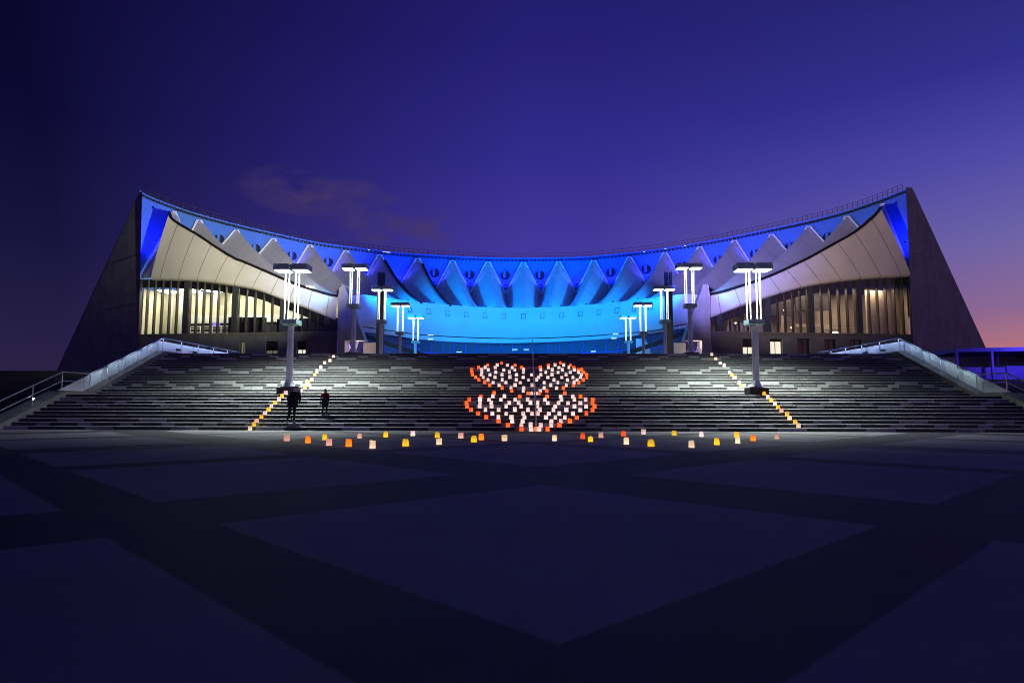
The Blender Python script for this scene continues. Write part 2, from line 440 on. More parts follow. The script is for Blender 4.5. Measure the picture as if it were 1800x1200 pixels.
# stone kerbs along both ends of the stairs (part of the staircase), panels, rails
for s in (-1, 1):
    b = MB()
    top = [(Y0 + .1, .22), (step_y(10) - .1, 10 * RISE + .16), (step_y(11) - .35, 10 * RISE + .16), (YT - .25, ZT + .14), (55.0, ZT + .14)]
    poly = [(Y0 + .1, 0.0)] + top + [(55.0, ZT - .3), (YT, .0)]
    b.prism([(s * 24.2, y, z) for y, z in poly], (s * .9, 0, 0))
    b.build('kerb', M['curb'], stairs)
SL = RISE / TREAD
def rail_set(s):
    side = 'left' if s < 0 else 'right'
    t = thing('balustrade', (s * 24.75, 34.0, 1.7), 'white panelled balustrade with steel handrail along the %s end of the staircase' % side, 'balustrade')
    # sloping frosted panels
    zl = 10 * RISE + .17
    yA, yB = 34.1, step_y(11) - .35
    zt = lambda y: zl + .02 + (y - yA) * SL
    zb = lambda y: zl if y < yB else zl + (y - yB) * (ZT + .15 - zl) / (YT - .25 - yB)
    cuts = [yA, 36.05, 37.6, 39.1, 40.6, 42.0, YT - .22]
    for a, c in zip(cuts, cuts[1:]):
        b = MB(); g_ = .02
        a1, c1 = a + g_, c - g_
        b.prism([(s * 24.74, a1, zb(a1) + .02), (s * 24.74, c1, zb(c1) + .02), (s * 24.74, c1, max(zb(c1) + .05, zt(c1))), (s * 24.74, a1, max(zb(a1) + .03, zt(a1)))], (s * .05, 0, 0))
        b.build('panel', M['frost'], t)
    ztop = zt(YT - .22)
    yy = [YT - .2 + k * (55 - YT + .2) / 5 for k in range(6)]
    for a, c in zip(yy, yy[1:]):
        b = MB(); b.box((s * 24.74 - .0, a + .02, ZT + .16), (s * 24.74 + s * .05, c - .02, ztop) if s > 0 else (s * 24.74 + s * .05, c - .02, ztop))
        b.build('panel', M['frost'], t)
    # dark bracket feet on the upper run
    for a in yy[1:5]: b = MB(); b.bbox((s * 24.62, a, ZT + .42), (.2, .3, .14)); b.build('bracket', M['dark'], t)
    # handrail
    zr = lambda y: (ZT + 1.02 if y > YT - .2 else (10 * RISE + .16 + 1.0 + max(0, (y - yB) * (ZT + .02 - (10 * RISE + .16)) / (YT - .2 - yB)) if y > 33.9 else .22 + 1.0 + (y - Y0 - .1) * (10 * RISE - .06) / (33.9 - Y0 - .1)))
    ys = [Y0 + .15, 33.9, yB, YT - .2, 55.0]
    b = MB(); b.tube([(s * 24.42, y, zr(y)) for y in ys], .038, 10); b.build('handrail', M['steel'], t, smooth=True, sharp=40)
    b = MB(); b.tube([(s * 24.42, y, zr(y) - .47) for y in ys[:3]], .022, 8); b.build('mid_rail', M['steel'], t, smooth=True, sharp=40)
    for y in (Y0 + .2, 31.9, 33.9, yB + .05, 37.6, 39.1, 40.6, 42.0, YT - .2, 45.6, 48, 50.4, 52.8, 55):
        zb_ = .22 + (y - Y0 - .1) * (10 * RISE - .06) / (33.9 - Y0 - .1) if y < 33.9 else zb(y) - .02 if y < YT - .2 else ZT + .14
        b = MB(); b.tube([(s * 24.42, y, zb_), (s * 24.42, y, zr(y))], .026, 8); b.build('post', M['steel'], t, smooth=True, sharp=40)
    # added small lamps under the handrail, brightening the panels
    for k in range(11):
        y = yB + .9 + k * (54.6 - yB) / 11
        z = zr(y) - .12
        b = MB(); b.tube([(s * 24.44, y - .6, zr(y - .6) - .07), (s * 24.44, y + .6, zr(y + .6) - .07)], .018, 6); f_ = b.build('added_rail_light', M['dark'], t)
        q = min(1, max(0, (y - 36) / 9))
        l = bpy.data.lights.new('added_rail_lamp', 'AREA'); l.shape = 'RECTANGLE'; l.size = 1.5; l.size_y = .04; l.energy = 2.6 + 2.2 * q
        l.color = (.62 - .20 * q, .86 - .30 * q, 1.0 - .08 * (1 - q))
        o_ = bpy.data.objects.new('added_rail_lamp', l); COL.objects.link(o_); o_.parent = f_
        d_ = Vector((s * .46, 0, -.36)).normalized(); tl = Vector((0, zr(y + .5) - zr(y - .5), 0)); tl = Vector((0, 1, tl.y)).normalized()
        zz = -d_; xx_ = tl; yy_ = zz.cross(xx_).normalized(); xx_ = yy_.cross(zz)
        mm_ = Matrix((xx_, yy_, zz)).transposed().to_4x4(); mm_.translation = Vector((s * 24.30, y, z))
        o_.matrix_local = mm_
rail_set(-1); rail_set(1)
bal = [o for o in S.objects if o.name.startswith('balustrade')][0]
p = at(21, 701, 31.0); b = MB(); b.lathe([(.005, -.05), (.04, -.03), (.05, 0), (.04, .03), (.005, .05)], (-24.36, 31.9, p.z + .02), 12)
M['dot'] = material('lit_bulb', (.9, .9, .9), .4, emit=(1, 1, 1), estr=6.0)
b.build('post_light', M['dot'], bal, smooth=True)

# central handrail running up the middle of the stairs
t = thing('stair_handrail', (.36, step_y(1), RISE), 'thin steel handrail climbing the middle of the staircase through the lantern butterfly', 'handrail')
zs = lambda y: (10 * RISE + max(0, (y - step_y(11) + .3) * SL) if y > step_y(10) else RISE + (y - step_y(1)) * SL)
ys = [step_y(1) + .2, step_y(10) + .15, step_y(11) - .3, YT + .3]
for q, dz_ in (('upper_rail', .88), ('lower_rail', .66)):
    b = MB(); b.tube([(.36, ys[0], zs(ys[0]) + dz_ - .12), (.36, ys[0] - .06, zs(ys[0]) + dz_ - .03)] + [(.36, y, zs(y) + dz_) for y in ys], .024, 8)
    b.build(q, M['steel'], t, smooth=True, sharp=50)
for i in (1, 4, 7, 10, 12, 15, 18, 21, 24, 27):
    y = step_y(i) + .2
    b = MB(); b.tube([(.36, y, i * RISE), (.36, y, zs(y) + .88)], .022, 8); b.build('post', M['steel'], t, smooth=True, sharp=50)

# ------------------------------------------------------------------ street lamps
def make_lamp():
    t = thing('street_lamp', (0, 0, 0), 'tall twin-headed street lamp', 'street lamp', 'twin street lamps lining the stairs and terrace')
    b = MB(); b.bbox((0, 0, .2), (1.0, .9, .42), bev=.02); b.build('plinth', M['stone_plinth'], t)
    b = MB(); b.lathe([(.36, .41), (.36, .45), (.30, .53), (.22, .66), (.20, .74), (.17, .78)], (0, 0, 0), 24); b.build('base_cone', M['lamppole'], t, smooth=True, sharp=35)
    b = MB(); b.bbox((0, 0, 2.25), (.30, .30, 3.0), bev=.05); b.build('pole', M['lamppole'], t)
    b = MB(); b.bbox((0, 0, 3.87), (.86, .86, .26), bev=.02); b.bbox((0, 0, 3.72), (.5, .5, .05), bev=.02); b.build('lower_block', M['lampgrey'], t)
    for sx in (-1, 1):
        for sy in (-1, 1):
            b = MB(); b.tube([(sx * .27, sy * .27, 4.0), (sx * .27, sy * .27, 6.64)], [.028, .052] if sy < 0 else [.02, .03], 12); b.build('light_tube', M['tube'], t, smooth=True, sharp=40)
    b = MB(); b.bbox((0, 0, 6.84), (.14, .34, .34)); b.tube([(0, 0, 7.0), (0, 0, 7.1)], .035, 8); b.build('bracket', M['steel'], t)
    for sx in (-1, 1):
        b = MB(); b.bbox((sx * .50, 0, 6.84), (.84, .9, .32), bev=.03)
        h = b.build('lamp_head', M['lampgrey'], t)
        d = MB(); d.bbox((sx * .50, 0, 6.67), (.76, .82, .05), bev=.05); d.build('diffuser', M['lamplight'], h, smooth=False)
        spot('down_light', (sx * .50, 0, 6.61), (sx * .50, -.001, 0), 8200, (.88, 1.0, .94), 140, 1.0, .25, h)
    return t
lamp0 = make_lamp()
lamp_far = None
spots = [(510.5, 1327, 34.75), (621, 1214, 48.0), (670, 1169, 57.0), (703, 1131, 66.3), (730.5, 1104.5, 75.6)]
lab = ['standing on the stair landing', 'at the top of the stairs', 'just before the ventilation column', 'second from the back of its row', 'smallest and farthest of its row']
first = True
for s in (-1, 1):
    for (xl_, xr_, y), l in zip(spots, lab):
        x = s * at(xl_ if s < 0 else xr_, 600, y).x
        o = lamp0 if first else copy_tree(lamp0)
        first = False
        if y > 40:      # the terrace lamps burn on a lower setting than the two on the landing
            for hd_ in o.children_recursive:
                if hd_.type == 'LIGHT':
                    if lamp_far is None: lamp_far = hd_.data.copy(); lamp_far.energy = 700; lamp_far.spot_size = R(134)
                    hd_.data = lamp_far
        o.location = (s * x, y, 10 * RISE if y < 40 else ZT)
        o['label'] = 'lit twin-headed lamp on the %s side, %s' % ('left' if s < 0 else 'right', l)
        if 40 < y < 50:   # added spots above this lamp, brightening the wing roof and band
            q = Vector((s * x, y + .75, ZT + 7.1))
            spot('added_blue_throw', q + Vector((-s * .45, 0, 0)), (s * 25, 83, 21.5), 22000 if s < 0 else 75000, (.07, .10, 1.0), 44, 1.0, .15, o)
            spot('added_roof_throw', q, (s * (35 if s < 0 else 32), 80, 23.0), 70000 if s < 0 else 31000, (1, .98, .72) if s < 0 else (1, .74, .62), 50 if s < 0 else 58, 1.0, .15, o)

# ventilation columns with louvred tops
def make_vent():
    t = thing('ventilation_column', (0, 0, ZT), '', 'column', 'dark ventilation columns')
    b = MB(); b.lathe([(.40, 0), (.40, .1), (.37, .14), (.37, 7.35), (.33, 7.4)], (0, 0, ZT), 24); b.build('shaft', M['dark'], t, (0, 0, ZT), smooth=True, sharp=35)
    b = MB()
    for k in range(7): b.lathe([(.30, 0), (.38, .03), (.38, .07), (.30, .10)], (0, 0, ZT + 7.5 + k * .215), 20)
    for k in range(8):
        a = k * math.pi / 4; b.tube([(.34 * math.cos(a), .34 * math.sin(a), ZT + 7.35), (.34 * math.cos(a), .34 * math.sin(a), ZT + 9.02)], .025, 6)
    b.tube([(0, 0, ZT + 7.3), (0, 0, ZT + 8.95)], .17, 12)
    b.build('louvre', M['black'], t, (0, 0, ZT)); return t
v0 = make_vent()
p = at(669, 560, 60.5); v0.location = (p.x, 60.5, ZT); v0['label'] = 'dark cylindrical ventilation column with louvred top behind the third left lamp'
v1 = copy_tree(v0); p = at(1172.5, 560, 60.5); v1.location = (p.x + .18, 60.5, ZT); v1['label'] = 'dark cylindrical ventilation column with louvred top behind the third right lamp'

# ------------------------------------------------------------------ the sports hall
HALL = thing('sports_hall', (0, 85, ZT), 'huge blue-lit sports hall with sweeping upturned roof and folded shells behind the stairs', 'hall')
XC = 921.0
def d_wall(x): return 96 - 16 * ((x - XC) / 671.0) ** 2
ROOF = [(250, 339), (258, 345), (300, 362), (347, 378), (417, 397), (480, 411.7), (560, 428.6), (640, 439.5), (700, 446.7), (740, 449.5), (840, 455), (921, 456.3), (1000, 455), (1040, 453.2), (1140, 443), (1240, 427.5), (1300, 416), (1357, 404), (1420, 390.5), (1485, 373.5), (1540, 355), (1587, 337), (1598, 333)]
def roof_y(x): return spline(ROOF, x)
DE = [(0, 85), (60, 84.5), (121, 82.7), (181, 80), (241, 77.2), (281, 75.2), (327, 74), (640, 77.2)]
def d_eave(x): return spline(DE, abs(x - XC))
EAVE = [(298, 373), (303, 385), (318, 396), (347, 413), (380, 435), (413, 455), (430, 461.5), (480, 483), (510, 496), (550, 510), (594, 521), (640, 520), (680, 525.5), (740, 532.5), (800, 538), (840, 540.8), (921, 542.2), (1006, 539), (1082, 532.5), (1158, 524), (1200, 519), (1246, 518.5), (1313, 500), (1357, 484), (1420, 454.5), (1450, 438), (1502, 408.5), (1530, 386), (1540, 376), (1547, 365)]
def eave_y(x): return spline(EAVE, x)
def eave_pt(x): return at(x, eave_y(x), d_eave(x))
def wall_pt(x, y): return at(x, y, d_wall(x))

# rear wall, roof edge, roof, railing
xs = [250 + k * (1598 - 250) / 120 for k in range(121)]
b = MB()
rows = []
for fr in range(7):
    row = []
    for x in xs:
        p = wall_pt(x, roof_y(x)); q = Vector((p.x, p.y, 12.0)); row.append(p.lerp(q, fr / 6))
    rows.append(row)
b.grid(rows)
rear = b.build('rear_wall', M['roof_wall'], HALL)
b = MB()
lo = [wall_pt(x, roof_y(x)) for x in xs]
def sect(off): return [p + Vector((0, off[0], off[1])) for p in lo]
b.grid([sect((-.55, -.05)), sect((-.55, .14)), sect((.5, .18))], 1); b.grid([sect((-.55, -.05)), sect((.02, -.05))], 1)
for k in range(0, 200):
    x = 256 + k * (1592 - 256) / 199.0
    p = wall_pt(x, roof_y(x)); b.box((p.x - .12, p.y - .52, p.z - .30), (p.x + .12, p.y - .01, p.z - .04))
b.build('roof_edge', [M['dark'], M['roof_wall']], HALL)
b = MB()
b.grid([[Vector((p.x * (1 - .25 * f), p.y + 46 * f, p.z + .16 - 3.2 * f * f)) for p in sect((.5, 0))] for f in (0, .15, .35, .6, 1.0)])
b.build('roof', M['roof'], HALL)
b = MB()
for h in (.95, .52): b.tube([wall_pt(x, roof_y(x)) + Vector((0, .15, h)) for x in [260 + k * (1588 - 260) / 100 for k in range(101)]], .024, 5)
for k in range(0, 152):
    x = 260 + k * (1588 - 260) / 151.0; p = wall_pt(x, roof_y(x)) + Vector((0, .15, 0)); b.tube([p + Vector((0, 0, .1)), p + Vector((0, 0, .95))], .026, 5)
b.build('roof_railing', M['dark'], HALL)
# small lit fittings along the roof edge
for x in (650, 676, 681, 685, 1131, 1168, 1202):
    p = wall_pt(x, roof_y(x)) + Vector((0, -.6, -.02)); b = MB(); b.bbox(p, (.42 if x in (681, 685) else .25, .06, .05)); b.build('edge_light', M['led'], HALL)

# portholes
PH = [(385, 420), (449, 437), (513, 450), (577, 461), (640, 471), (764, 480), (826, 483), (888, 484), (949, 484), (1074, 479), (1136, 473.5), (1200, 467.5), (1263, 457.5), (1327, 446.5), (1389, 434), (1455, 417)]
for x, y in PH:
    p = wall_pt(x, y); q = wall_pt(x + 5, y)
    u = Vector((q.x - p.x, q.y - p.y, 0)).normalized(); nrm = Vector((u.y, -u.x, 0)); rad = 9.6 * p.y / F_PX
    b = MB(); n = 28
    ring = lambda r, off: [p + u * (r * math.cos(2 * math.pi * k / n)) + Vector((0, 0, r * math.sin(2 * math.pi * k / n))) + nrm * off for k in range(n)]
    A, B_, C_ = ring(rad, .02), ring(rad, .14), ring(rad * .88, .14)
    D_ = ring(rad * .88, .03)
    vs = A + B_ + C_ + D_
    fs = [(r * n + k, r * n + (k + 1) % n, (r + 1) * n + (k + 1) % n, (r + 1) * n + k) for r in range(3) for k in range(n)]
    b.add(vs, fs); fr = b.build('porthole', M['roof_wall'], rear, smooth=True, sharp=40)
    b = MB(); b.add(ring(rad * .9, .035), [tuple(range(n))]); b.build('pane', M['nightwin'], rear)
    b = MB()
    for o_, w_, mi in ((-rad * .18, .2, 0), (rad * .25, .08, 1), (-rad * .42, .07, 1)):
        hh = math.sqrt(max(.01, (rad * .88) ** 2 - o_ ** 2)) - .03
        c = p + u * o_ + nrm * .06
        b.add([c - u * w_ - Vector((0, 0, hh * .55)), c + u * w_ - Vector((0, 0, hh * .55)), c + u * w_ + Vector((0, 0, hh)), c - u * w_ + Vector((0, 0, hh))], [(0, 1, 2, 3)], mi)
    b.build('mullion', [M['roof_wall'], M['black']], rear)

# folded roof shells between rear wall and eave
PK = [308, 352, 417, 482, 546, 609, 668, 735, 796, 858, 920, 982, 1043, 1106, 1168, 1229, 1290, 1355, 1420, 1487, 1551]
MAP = [(0, 0), (62, 44), (123, 88), (185, 132), (250, 182), (311, 222), (374, 282), (438, 330), (503, 385), (568, 470), (613, 618), (630, 626)]
def e_of(x):
    o = x - XC
    return XC + math.copysign(interp(MAP, abs(o)), o)
def ridge_line(x, y, n=12, sag=.9, end=None):
    a = wall_pt(x, y); c = end if end is not None else eave_pt(e_of(x))
    out = []
    for k in range(n + 1):
        v = k / n; p = a.lerp(c, v); p.z -= sag * 4 * v * (1 - v) * (.8 if abs(x - XC) > 300 else 1.0)
        out.append(p)
    return out
def pk_y(x): return roof_y(x) + 6.5 + (3 if abs(x - XC) > 430 else 0)
NB = len(PK)
trim_pts = []
for i in range(NB):
    x = PK[i]
    xl = (PK[i - 1] + x) / 2 if i else 252
    xr = (PK[i + 1] + x) / 2 if i < NB - 1 else 1598
    yv = lambda q: roof_y(q) + 6.5 + (55 if abs(q - XC) < 430 else 46)
    rid = ridge_line(x - 3, pk_y(x)); rid2 = ridge_line(x + 3, pk_y(x), end=eave_pt(e_of(x) + 1.5))
    if i == 0: lft = None
    else: lft = ridge_line(xl, yv(xl))
    rgt = ridge_line(xr, yv(xr)) if i < NB - 1 else None
    b = MB()
    def sheet(A, B2):
        b.grid([[A[k].lerp(B2[k], j / 4) + Vector((0, 0, .12 * math.sin(math.pi * j / 4) * (1 - k / 12))) for j in range(5)] for k in range(13)])
    if lft: sheet(lft, rid)
    b.grid([[rid[k], rid2[k]] for k in range(13)])
    if rgt: sheet(rid2, rgt)
    sh = b.build('roof_shell', M['shell'], HALL, smooth=True, sharp=11)
    tb = MB()
    pts = ([lft[0]] if lft else []) + [rid[0], rid2[0]] + ([rgt[0]] if rgt else [])
    tb.tube([p + Vector((0, -.32, .06)) for p in pts], .13, 6); tb.build('gable_trim', M['trim'], sh)
    if x in (668, 735):
        tb = MB(); tb.tube([p + Vector((.12, -.12, .03)) for p in rid2[1:]], [.20] * 3 + [.17] * 9, 6); tb.build('ridge_cap', M['black'], sh)

# black gutter along the wing eaves
for a, c in ((298, 594), (1246, 1547)):
    b = MB(); pts = [eave_pt(a + (c - a) * k / 60) + Vector((0, -.12, .05)) for k in range(61)]
    b.tube(pts, .15, 8); b.build('eave_gutter', M['black'], HALL, smooth=True, sharp=40)

# wings: leaning cladding band
BOT_L = [(265, 488), (300, 488.5), (340, 490), (397, 497), (447, 506), (486, 520), (527, 535), (588, 560)]
BOT_R = [(1250, 556), (1306, 534.5), (1353, 519), (1406, 503.5), (1450, 495), (1520, 487), (1601, 482)]
def d_wing(x): return 74.0 + 3.0 * (abs(x - XC) - 327) / 320.0
def band_bot(x, side): return spline(BOT_L if side < 0 else BOT_R, x)
for side, (ta, tb_), (ba, bb) in ((-1, (298, 594), (265, 590)), (1, (1246, 1547), (1249, 1601))):
    b = MB(); rows = []
    N = 60
    T = [eave_pt(ta + (tb_ - ta) * k / N) for k in range(N + 1)]
    Bm = []
    for k in range(N + 1):
        x = ba + (bb - ba) * k / N; Bm.append(at(x, band_bot(x, side), d_wing(x) - .5))
    for r in range(13):
        v = r / 12
        rows.append([T[k].lerp(Bm[k], v) + Vector((0, -.22 * math.sin(math.pi * min(1, v * 1.0)) ** .8 * min(1, (T[k] - Bm[k]).length / 5), 0)) for k in range(N + 1)])
    for dy_, dz_ in ((.25, -.16), (.6, -.22), (1.3, -.22)):
        rows.append([p + Vector((0, dy_, dz_)) for p in Bm])
    b.grid(rows)
    b.build('cladding_band', M['band'], HALL, smooth=True, sharp=60)
    # end shell closing band against the rear wall by the pylon
    e0 = [rows[r][0 if side < 0 else N] for r in range(13)]
    px0, py0, px1, py1 = (308, pk_y(308), 249, 490) if side < 0 else (1551, pk_y(1551), 1600, 480)
    w0 = [wall_pt(px0 + (px1 - px0) * (r / 12), py0 + (py1 - py0) * (r / 12)) for r in range(13)]
    b = MB(); b.grid([[e0[r].lerp(w0[r], j / 6) for j in range(7)] for r in range(13)]); b.build('end_shell', M['shell'], HALL, smooth=True)
    b = MB(); b.tube([p + Vector((0, -.2, 0)) for p in w0], .12, 6); b.build('end_trim', M['trim'], HALL)

# wings: window walls and lower walls
def wing(side):
    xa, xb = (241, 593) if side < 0 else (1249, 1606)
    sill = (lambda x: interp([(241, 590), (375, 586.5), (440, 583), (593, 581)], x)) if side < 0 else (lambda x: interp([(1249, 576.5), (1440, 579.5), (1606, 584)], x))
    A = at(xa, sill(xa), d_wing(xa)); B2 = at(xb, sill(xb), d_wing(xb))
    zs_ = 9.55
    A.z = B2.z = zs_
    U = Vector((B2.x - A.x, B2.y - A.y, 0)); LN = U.length; U.normalize(); Nn = Vector((U.y, -U.x, 0))   # Nn faces the stairs
    P = lambda s, z, o=0.0: A + U * s + Nn * o + Vector((0, 0, z - zs_))
    def s_of(x): return (at(x, 560, d_wing(x)) - A).dot(U)
    def obox(mb, s0, s1, z0, z1, o0, o1, mi=0):
        vs = [P(s0, z0, o1), P(s1, z0, o1), P(s1, z0, o0), P(s0, z0, o0), P(s0, z1, o1), P(s1, z1, o1), P(s1, z1, o0), P(s0, z1, o0)]
        mb.add(vs, [(3, 2, 1, 0), (4, 5, 6, 7), (0, 1, 5, 4), (1, 2, 6, 5), (2, 3, 7, 6), (3, 0, 4, 7)], mi)
    def head(s):
        # height of the band's underside above position s
        lo_, hi_ = xa, xb
        for _ in range(24):
            mid_ = (lo_ + hi_) / 2
            if s_of(mid_) < s: lo_ = mid_
            else: hi_ = mid_
        return max(zs_ + .25, at(lo_, band_bot(max(min(lo_, 601 + 1000 if side > 0 else 588), 265 if side < 0 else 1250), side), d_wing(lo_)).z - .15)
    # lower wall with real openings
    if side < 0: wins = [(423, 433, 601, 'dimwin', 1), (468, 490, 600, 'dimwin', .5), (523, 539, 600, 'litwin', .55)]
    else: wins = [(1304, 1325, 595, 'litwin', .55), (1352, 1374, 595, 'litwin', .85), (1400, 1423, 595, 'nightwin', 1), (1447, 1469, 596, 'nightwin', 1), (1492, 1515, 597, 'nightwin', 1)]
    holes = []
    for x0, x1, y0, mt, fr in wins:
        zz = at((x0 + x1) / 2, y0, d_wing(x0)).z
        holes.append((s_of(x0), s_of(x1), zz - 2.1, zz, mt, fr))
    b = MB()
    cuts = [0.0] + [q for h in holes for q in h[:2]] + [LN]
    for i in range(len(cuts) - 1):
        s0, s1 = cuts[i], cuts[i + 1]
        if i % 2 == 0: b.add([P(s0, ZT), P(s1, ZT), P(s1, zs_), P(s0, zs_)], [(0, 1, 2, 3)])
        else:
            h = holes[i // 2]
            b.add([P(s0, ZT), P(s1, ZT), P(s1, h[2]), P(s0, h[2])], [(0, 1, 2, 3)]); b.add([P(s0, h[3]), P(s1, h[3]), P(s1, zs_), P(s0, zs_)], [(0, 1, 2, 3)])
            for (a1, z1), (a2, z2) in (((s0, h[2]), (s1, h[2])), ((s1, h[2]), (s1, h[3])), ((s1, h[3]), (s0, h[3])), ((s0, h[3]), (s0, h[2]))):
                b.add([P(a1, z1), P(a2, z2), P(a2, z2, -.45), P(a1, z1, -.45)], [(0, 1, 2, 3)])
    obox(b, 0, LN, zs_ - .18, zs_ - .005, -.3, .12)
    b.build('lower_wall', M['concrete_low'], HALL)
    for s0, s1, z0, z1, mt, fr in holes:
        w = MB(); zc = z0 + (z1 - z0) * fr
        w.add([P(s0, z0, -.42), P(s1, z0, -.42), P(s1, zc, -.42), P(s0, zc, -.42)], [(0, 1, 2, 3)], 0)
        if fr < 1: w.add([P(s0, zc, -.42), P(s1, zc, -.42), P(s1, z1, -.42), P(s0, z1, -.42)], [(0, 1, 2, 3)], 1)
        wo_ = w.build('window', [M[mt], M['frame']], HALL)
        f = MB()
        for q in (s0, (s0 + s1) / 2 - .03, s1 - .06): obox(f, q, q + .06, z0, z1, -.40, -.34)
        obox(f, s0, s1, z0, z0 + .06, -.41, -.33); f.build('frame', M['frame'], wo_)
    # glazing bays with mullions
    cols = [325, 411, 496, 575] if side < 0 else [1265, 1351, 1427, 1512]
    edges = [xa] + cols + [xb]
    cw = .32
    for i in range(len(edges) - 1):
        s0 = s_of(edges[i]) + (cw if i else .05); s1 = s_of(edges[i + 1]) - (cw if i < len(edges) - 2 else .05)
        if s1 - s0 < .4: continue
        n = max(1, round((s1 - s0) / 1.0))
        w = MB()
        for k in range(n):
            a1, a2 = s0 + (s1 - s0) * k / n, s0 + (s1 - s0) * (k + 1) / n
            w.add([P(a1, zs_, -.25), P(a2, zs_, -.25), P(a2, head(a2), -.25), P(a1, head(a1), -.25)], [(0, 1, 2, 3)])
        wo_ = w.build('window', M['glass'], HALL)
        f = MB()
        for k in range(n + 1):
            q = s0 + (s1 - s0) * k / n
            obox(f, q - .055, q + .055, zs_, head(q), -.50, -.08)
        for k in range(n):
            a1, a2 = s0 + (s1 - s0) * k / n + .1, s0 + (s1 - s0) * (k + 1) / n - .1
            dd = 1.02
            h1, h2 = head(a1), head(a2)
            if min(h1, h2) - zs_ > 1.5:
                f.add([P(a1, h1 - dd, -.33), P(a2, h2 - dd, -.33), P(a2, h2, -.33), P(a1, h1, -.33)], [(0, 1, 2, 3)], 1)
        f.build('mullion', [M['frame'], M['black']], wo_)
    for x in cols: b = MB(); q = s_of(x); obox(b, q - cw, q + cw, zs_, head(q), -.7, .02); b.build('column', M['dark'], HALL)
    # hall behind the glass
    room = MB(); D = 4.2
    dome = MB()
    top = 15.2
    room.add([P(0, zs_ - .1, -D), P(LN, zs_ - .1, -D - 2), P(LN, top, -D - 2), P(0, top, -D)], [(0, 1, 2, 3)], 0)
    room.add([P(0, zs_ - .1, -.75), P(LN, zs_ - .1, -.75), P(LN, zs_ - .1, -D - 2), P(0, zs_ - .1, -D)], [(0, 1, 2, 3)], 1)
    room.add([P(0, zs_ - .1, -.7), P(0, zs_ - .1, -D), P(0, top, -D), P(0, top, -.7)], [(0, 1, 2, 3)], 0)
    room.add([P(LN, zs_ - .1, -.75), P(LN, zs_ - .1, -D - 2), P(LN, top, -D - 2), P(LN, top, -.75)], [(0, 1, 2, 3)], 0)
    room.build('inner_wall', [M['cream'] if side < 0 else M['tan'], M['seat']], HALL)
    it = MB()
    if side < 0:
        s1_, s2_ = s_of(292), s_of(405)
        obox(it, s1_, s_of(590), zs_ + 1.75, zs_ + 2.7, -D - .3, -D + .25, 0)       # white gallery front
        obox(it, s1_, s_of(590), zs_ + .0, zs_ + 1.7, -D - .3, -D + .1, 1)        # dark seating under it
        for k, (z_, w_) in enumerate(((1.25, .10), (1.0, .05), (.62, .04), (.45, .05), (.28, .04), (.12, .07))):
            obox(it, s1_, s_of(400), zs_ + z_, zs_ + z_ + w_, -D + .3, -D + .4, 0)
        obox(it, s_of(338), s_of(352), zs_ + 1.3, zs_ + 1.72, -D + .12, -D + .2, 2); obox(it, s_of(380), s_of(394), zs_ + .9, zs_ + 1.5, -D + .12, -D + .2, 2)
        for xx in (300, 318, 340, 356, 372, 386): q = s_of(xx); obox(it, q, q + .06, zs_, zs_ + 1.3, -D + .4, -D + .46, 0)
        for xx, w_ in ((262, .25), (284, .5)): q = s_of(xx); obox(it, q, q + w_, zs_, top, -D + .3, -D + .9, 0)
        for xx in (300, 330, 362, 395, 428, 455, 480):                              # raking roof struts
            q = s_of(xx); it.add([P(q, zs_ + 2.8, -D + .3), P(q + .35, zs_ + 2.8, -D + .3), P(q + 1.9, top, -D + .6), P(q + 1.0, top, -D + .6)], [(0, 1, 2, 3)], 3)
        obox(it, s_of(388), s_of(412), zs_, zs_ + 2.1, -2.4, -1.6, 1); obox(it, s_of(416), s_of(452), zs_, zs_ + 2.0, -2.2, -1.4, 1)
        obox(it, s_of(478), s_of(592), zs_, zs_ + 1.7, -2.0, -1.2, 1)
    else:
        obox(it, s_of(1255), s_of(1420), zs_ + 2.4, zs_ + 5.5, -D + .2, -D + .6, 1)
        obox(it, s_of(1430), s_of(1490), zs_ + 3.2, zs_ + 6, -D + .3, -D + .6, 1)
        obox(it, s_of(1430), s_of(1492), zs_ + 1.1, zs_ + 1.5, -D + .3, -D + .5, 3)
        for xx in (1275, 1300, 1330, 1372, 1398): q = s_of(xx); it.add([P(q, zs_, -D + .7), P(q + 1.1, zs_, -D + .7), P(q + .7, zs_ + 2.2, -D + .7), P(q + .3, zs_ + 2.6, -D + .7)], [(0, 1, 2, 3)], 3)
        for z_ in (.25, .55, .85): obox(it, s_of(1430), s_of(1520), zs_ + z_, zs_ + z_ + .05, -1.8, -1.75, 0)
        obox(it, s_of(1541), s_of(1600), zs_, top, -1.9, -1.7, 3)
    it.build('gallery', [M['white'], M['seat'], M['purple'], M['cream'] if side < 0 else M['tan']], HALL)
    if side < 0:
        for xx in (270, 310, 350, 400, 440, 480, 520):
            q = s_of(xx); c_ = MB(); obox(c_, q - .9, q + .9, 15.05, 15.15, -3.4, -1.4); c_.build('ceiling_light', M['ceil'], HALL)
    else:
        for xx, zz in ((1500, 10.0),):
            q = s_of(xx); c_ = MB(); obox(c_, q - .5, q + .3, zz - .1, zz + .05, -3.4, -3.1); c_.build('wall_light', M['ceil'], HALL)
        for xx, yy_ in ((1391, 578), (1378, 547), (1293, 569.5)):
            p = at(xx, yy_ - 2, d_wing(xx) + 1.5); c_ = MB(); c_.lathe([(.02, -.05), (.08, -.02), (.08, .02), (.02, .05)], p, 10); c_.build('wall_light', M['ceil'], HALL)
        l = bpy.data.lights.new('added_gallery_light', 'AREA'); l.energy = 1400; l.color = (1, .72, .5); l.size = 20; l.size_y = 1; l.shape = 'RECTANGLE'  # added area lamp brightening the right gallery
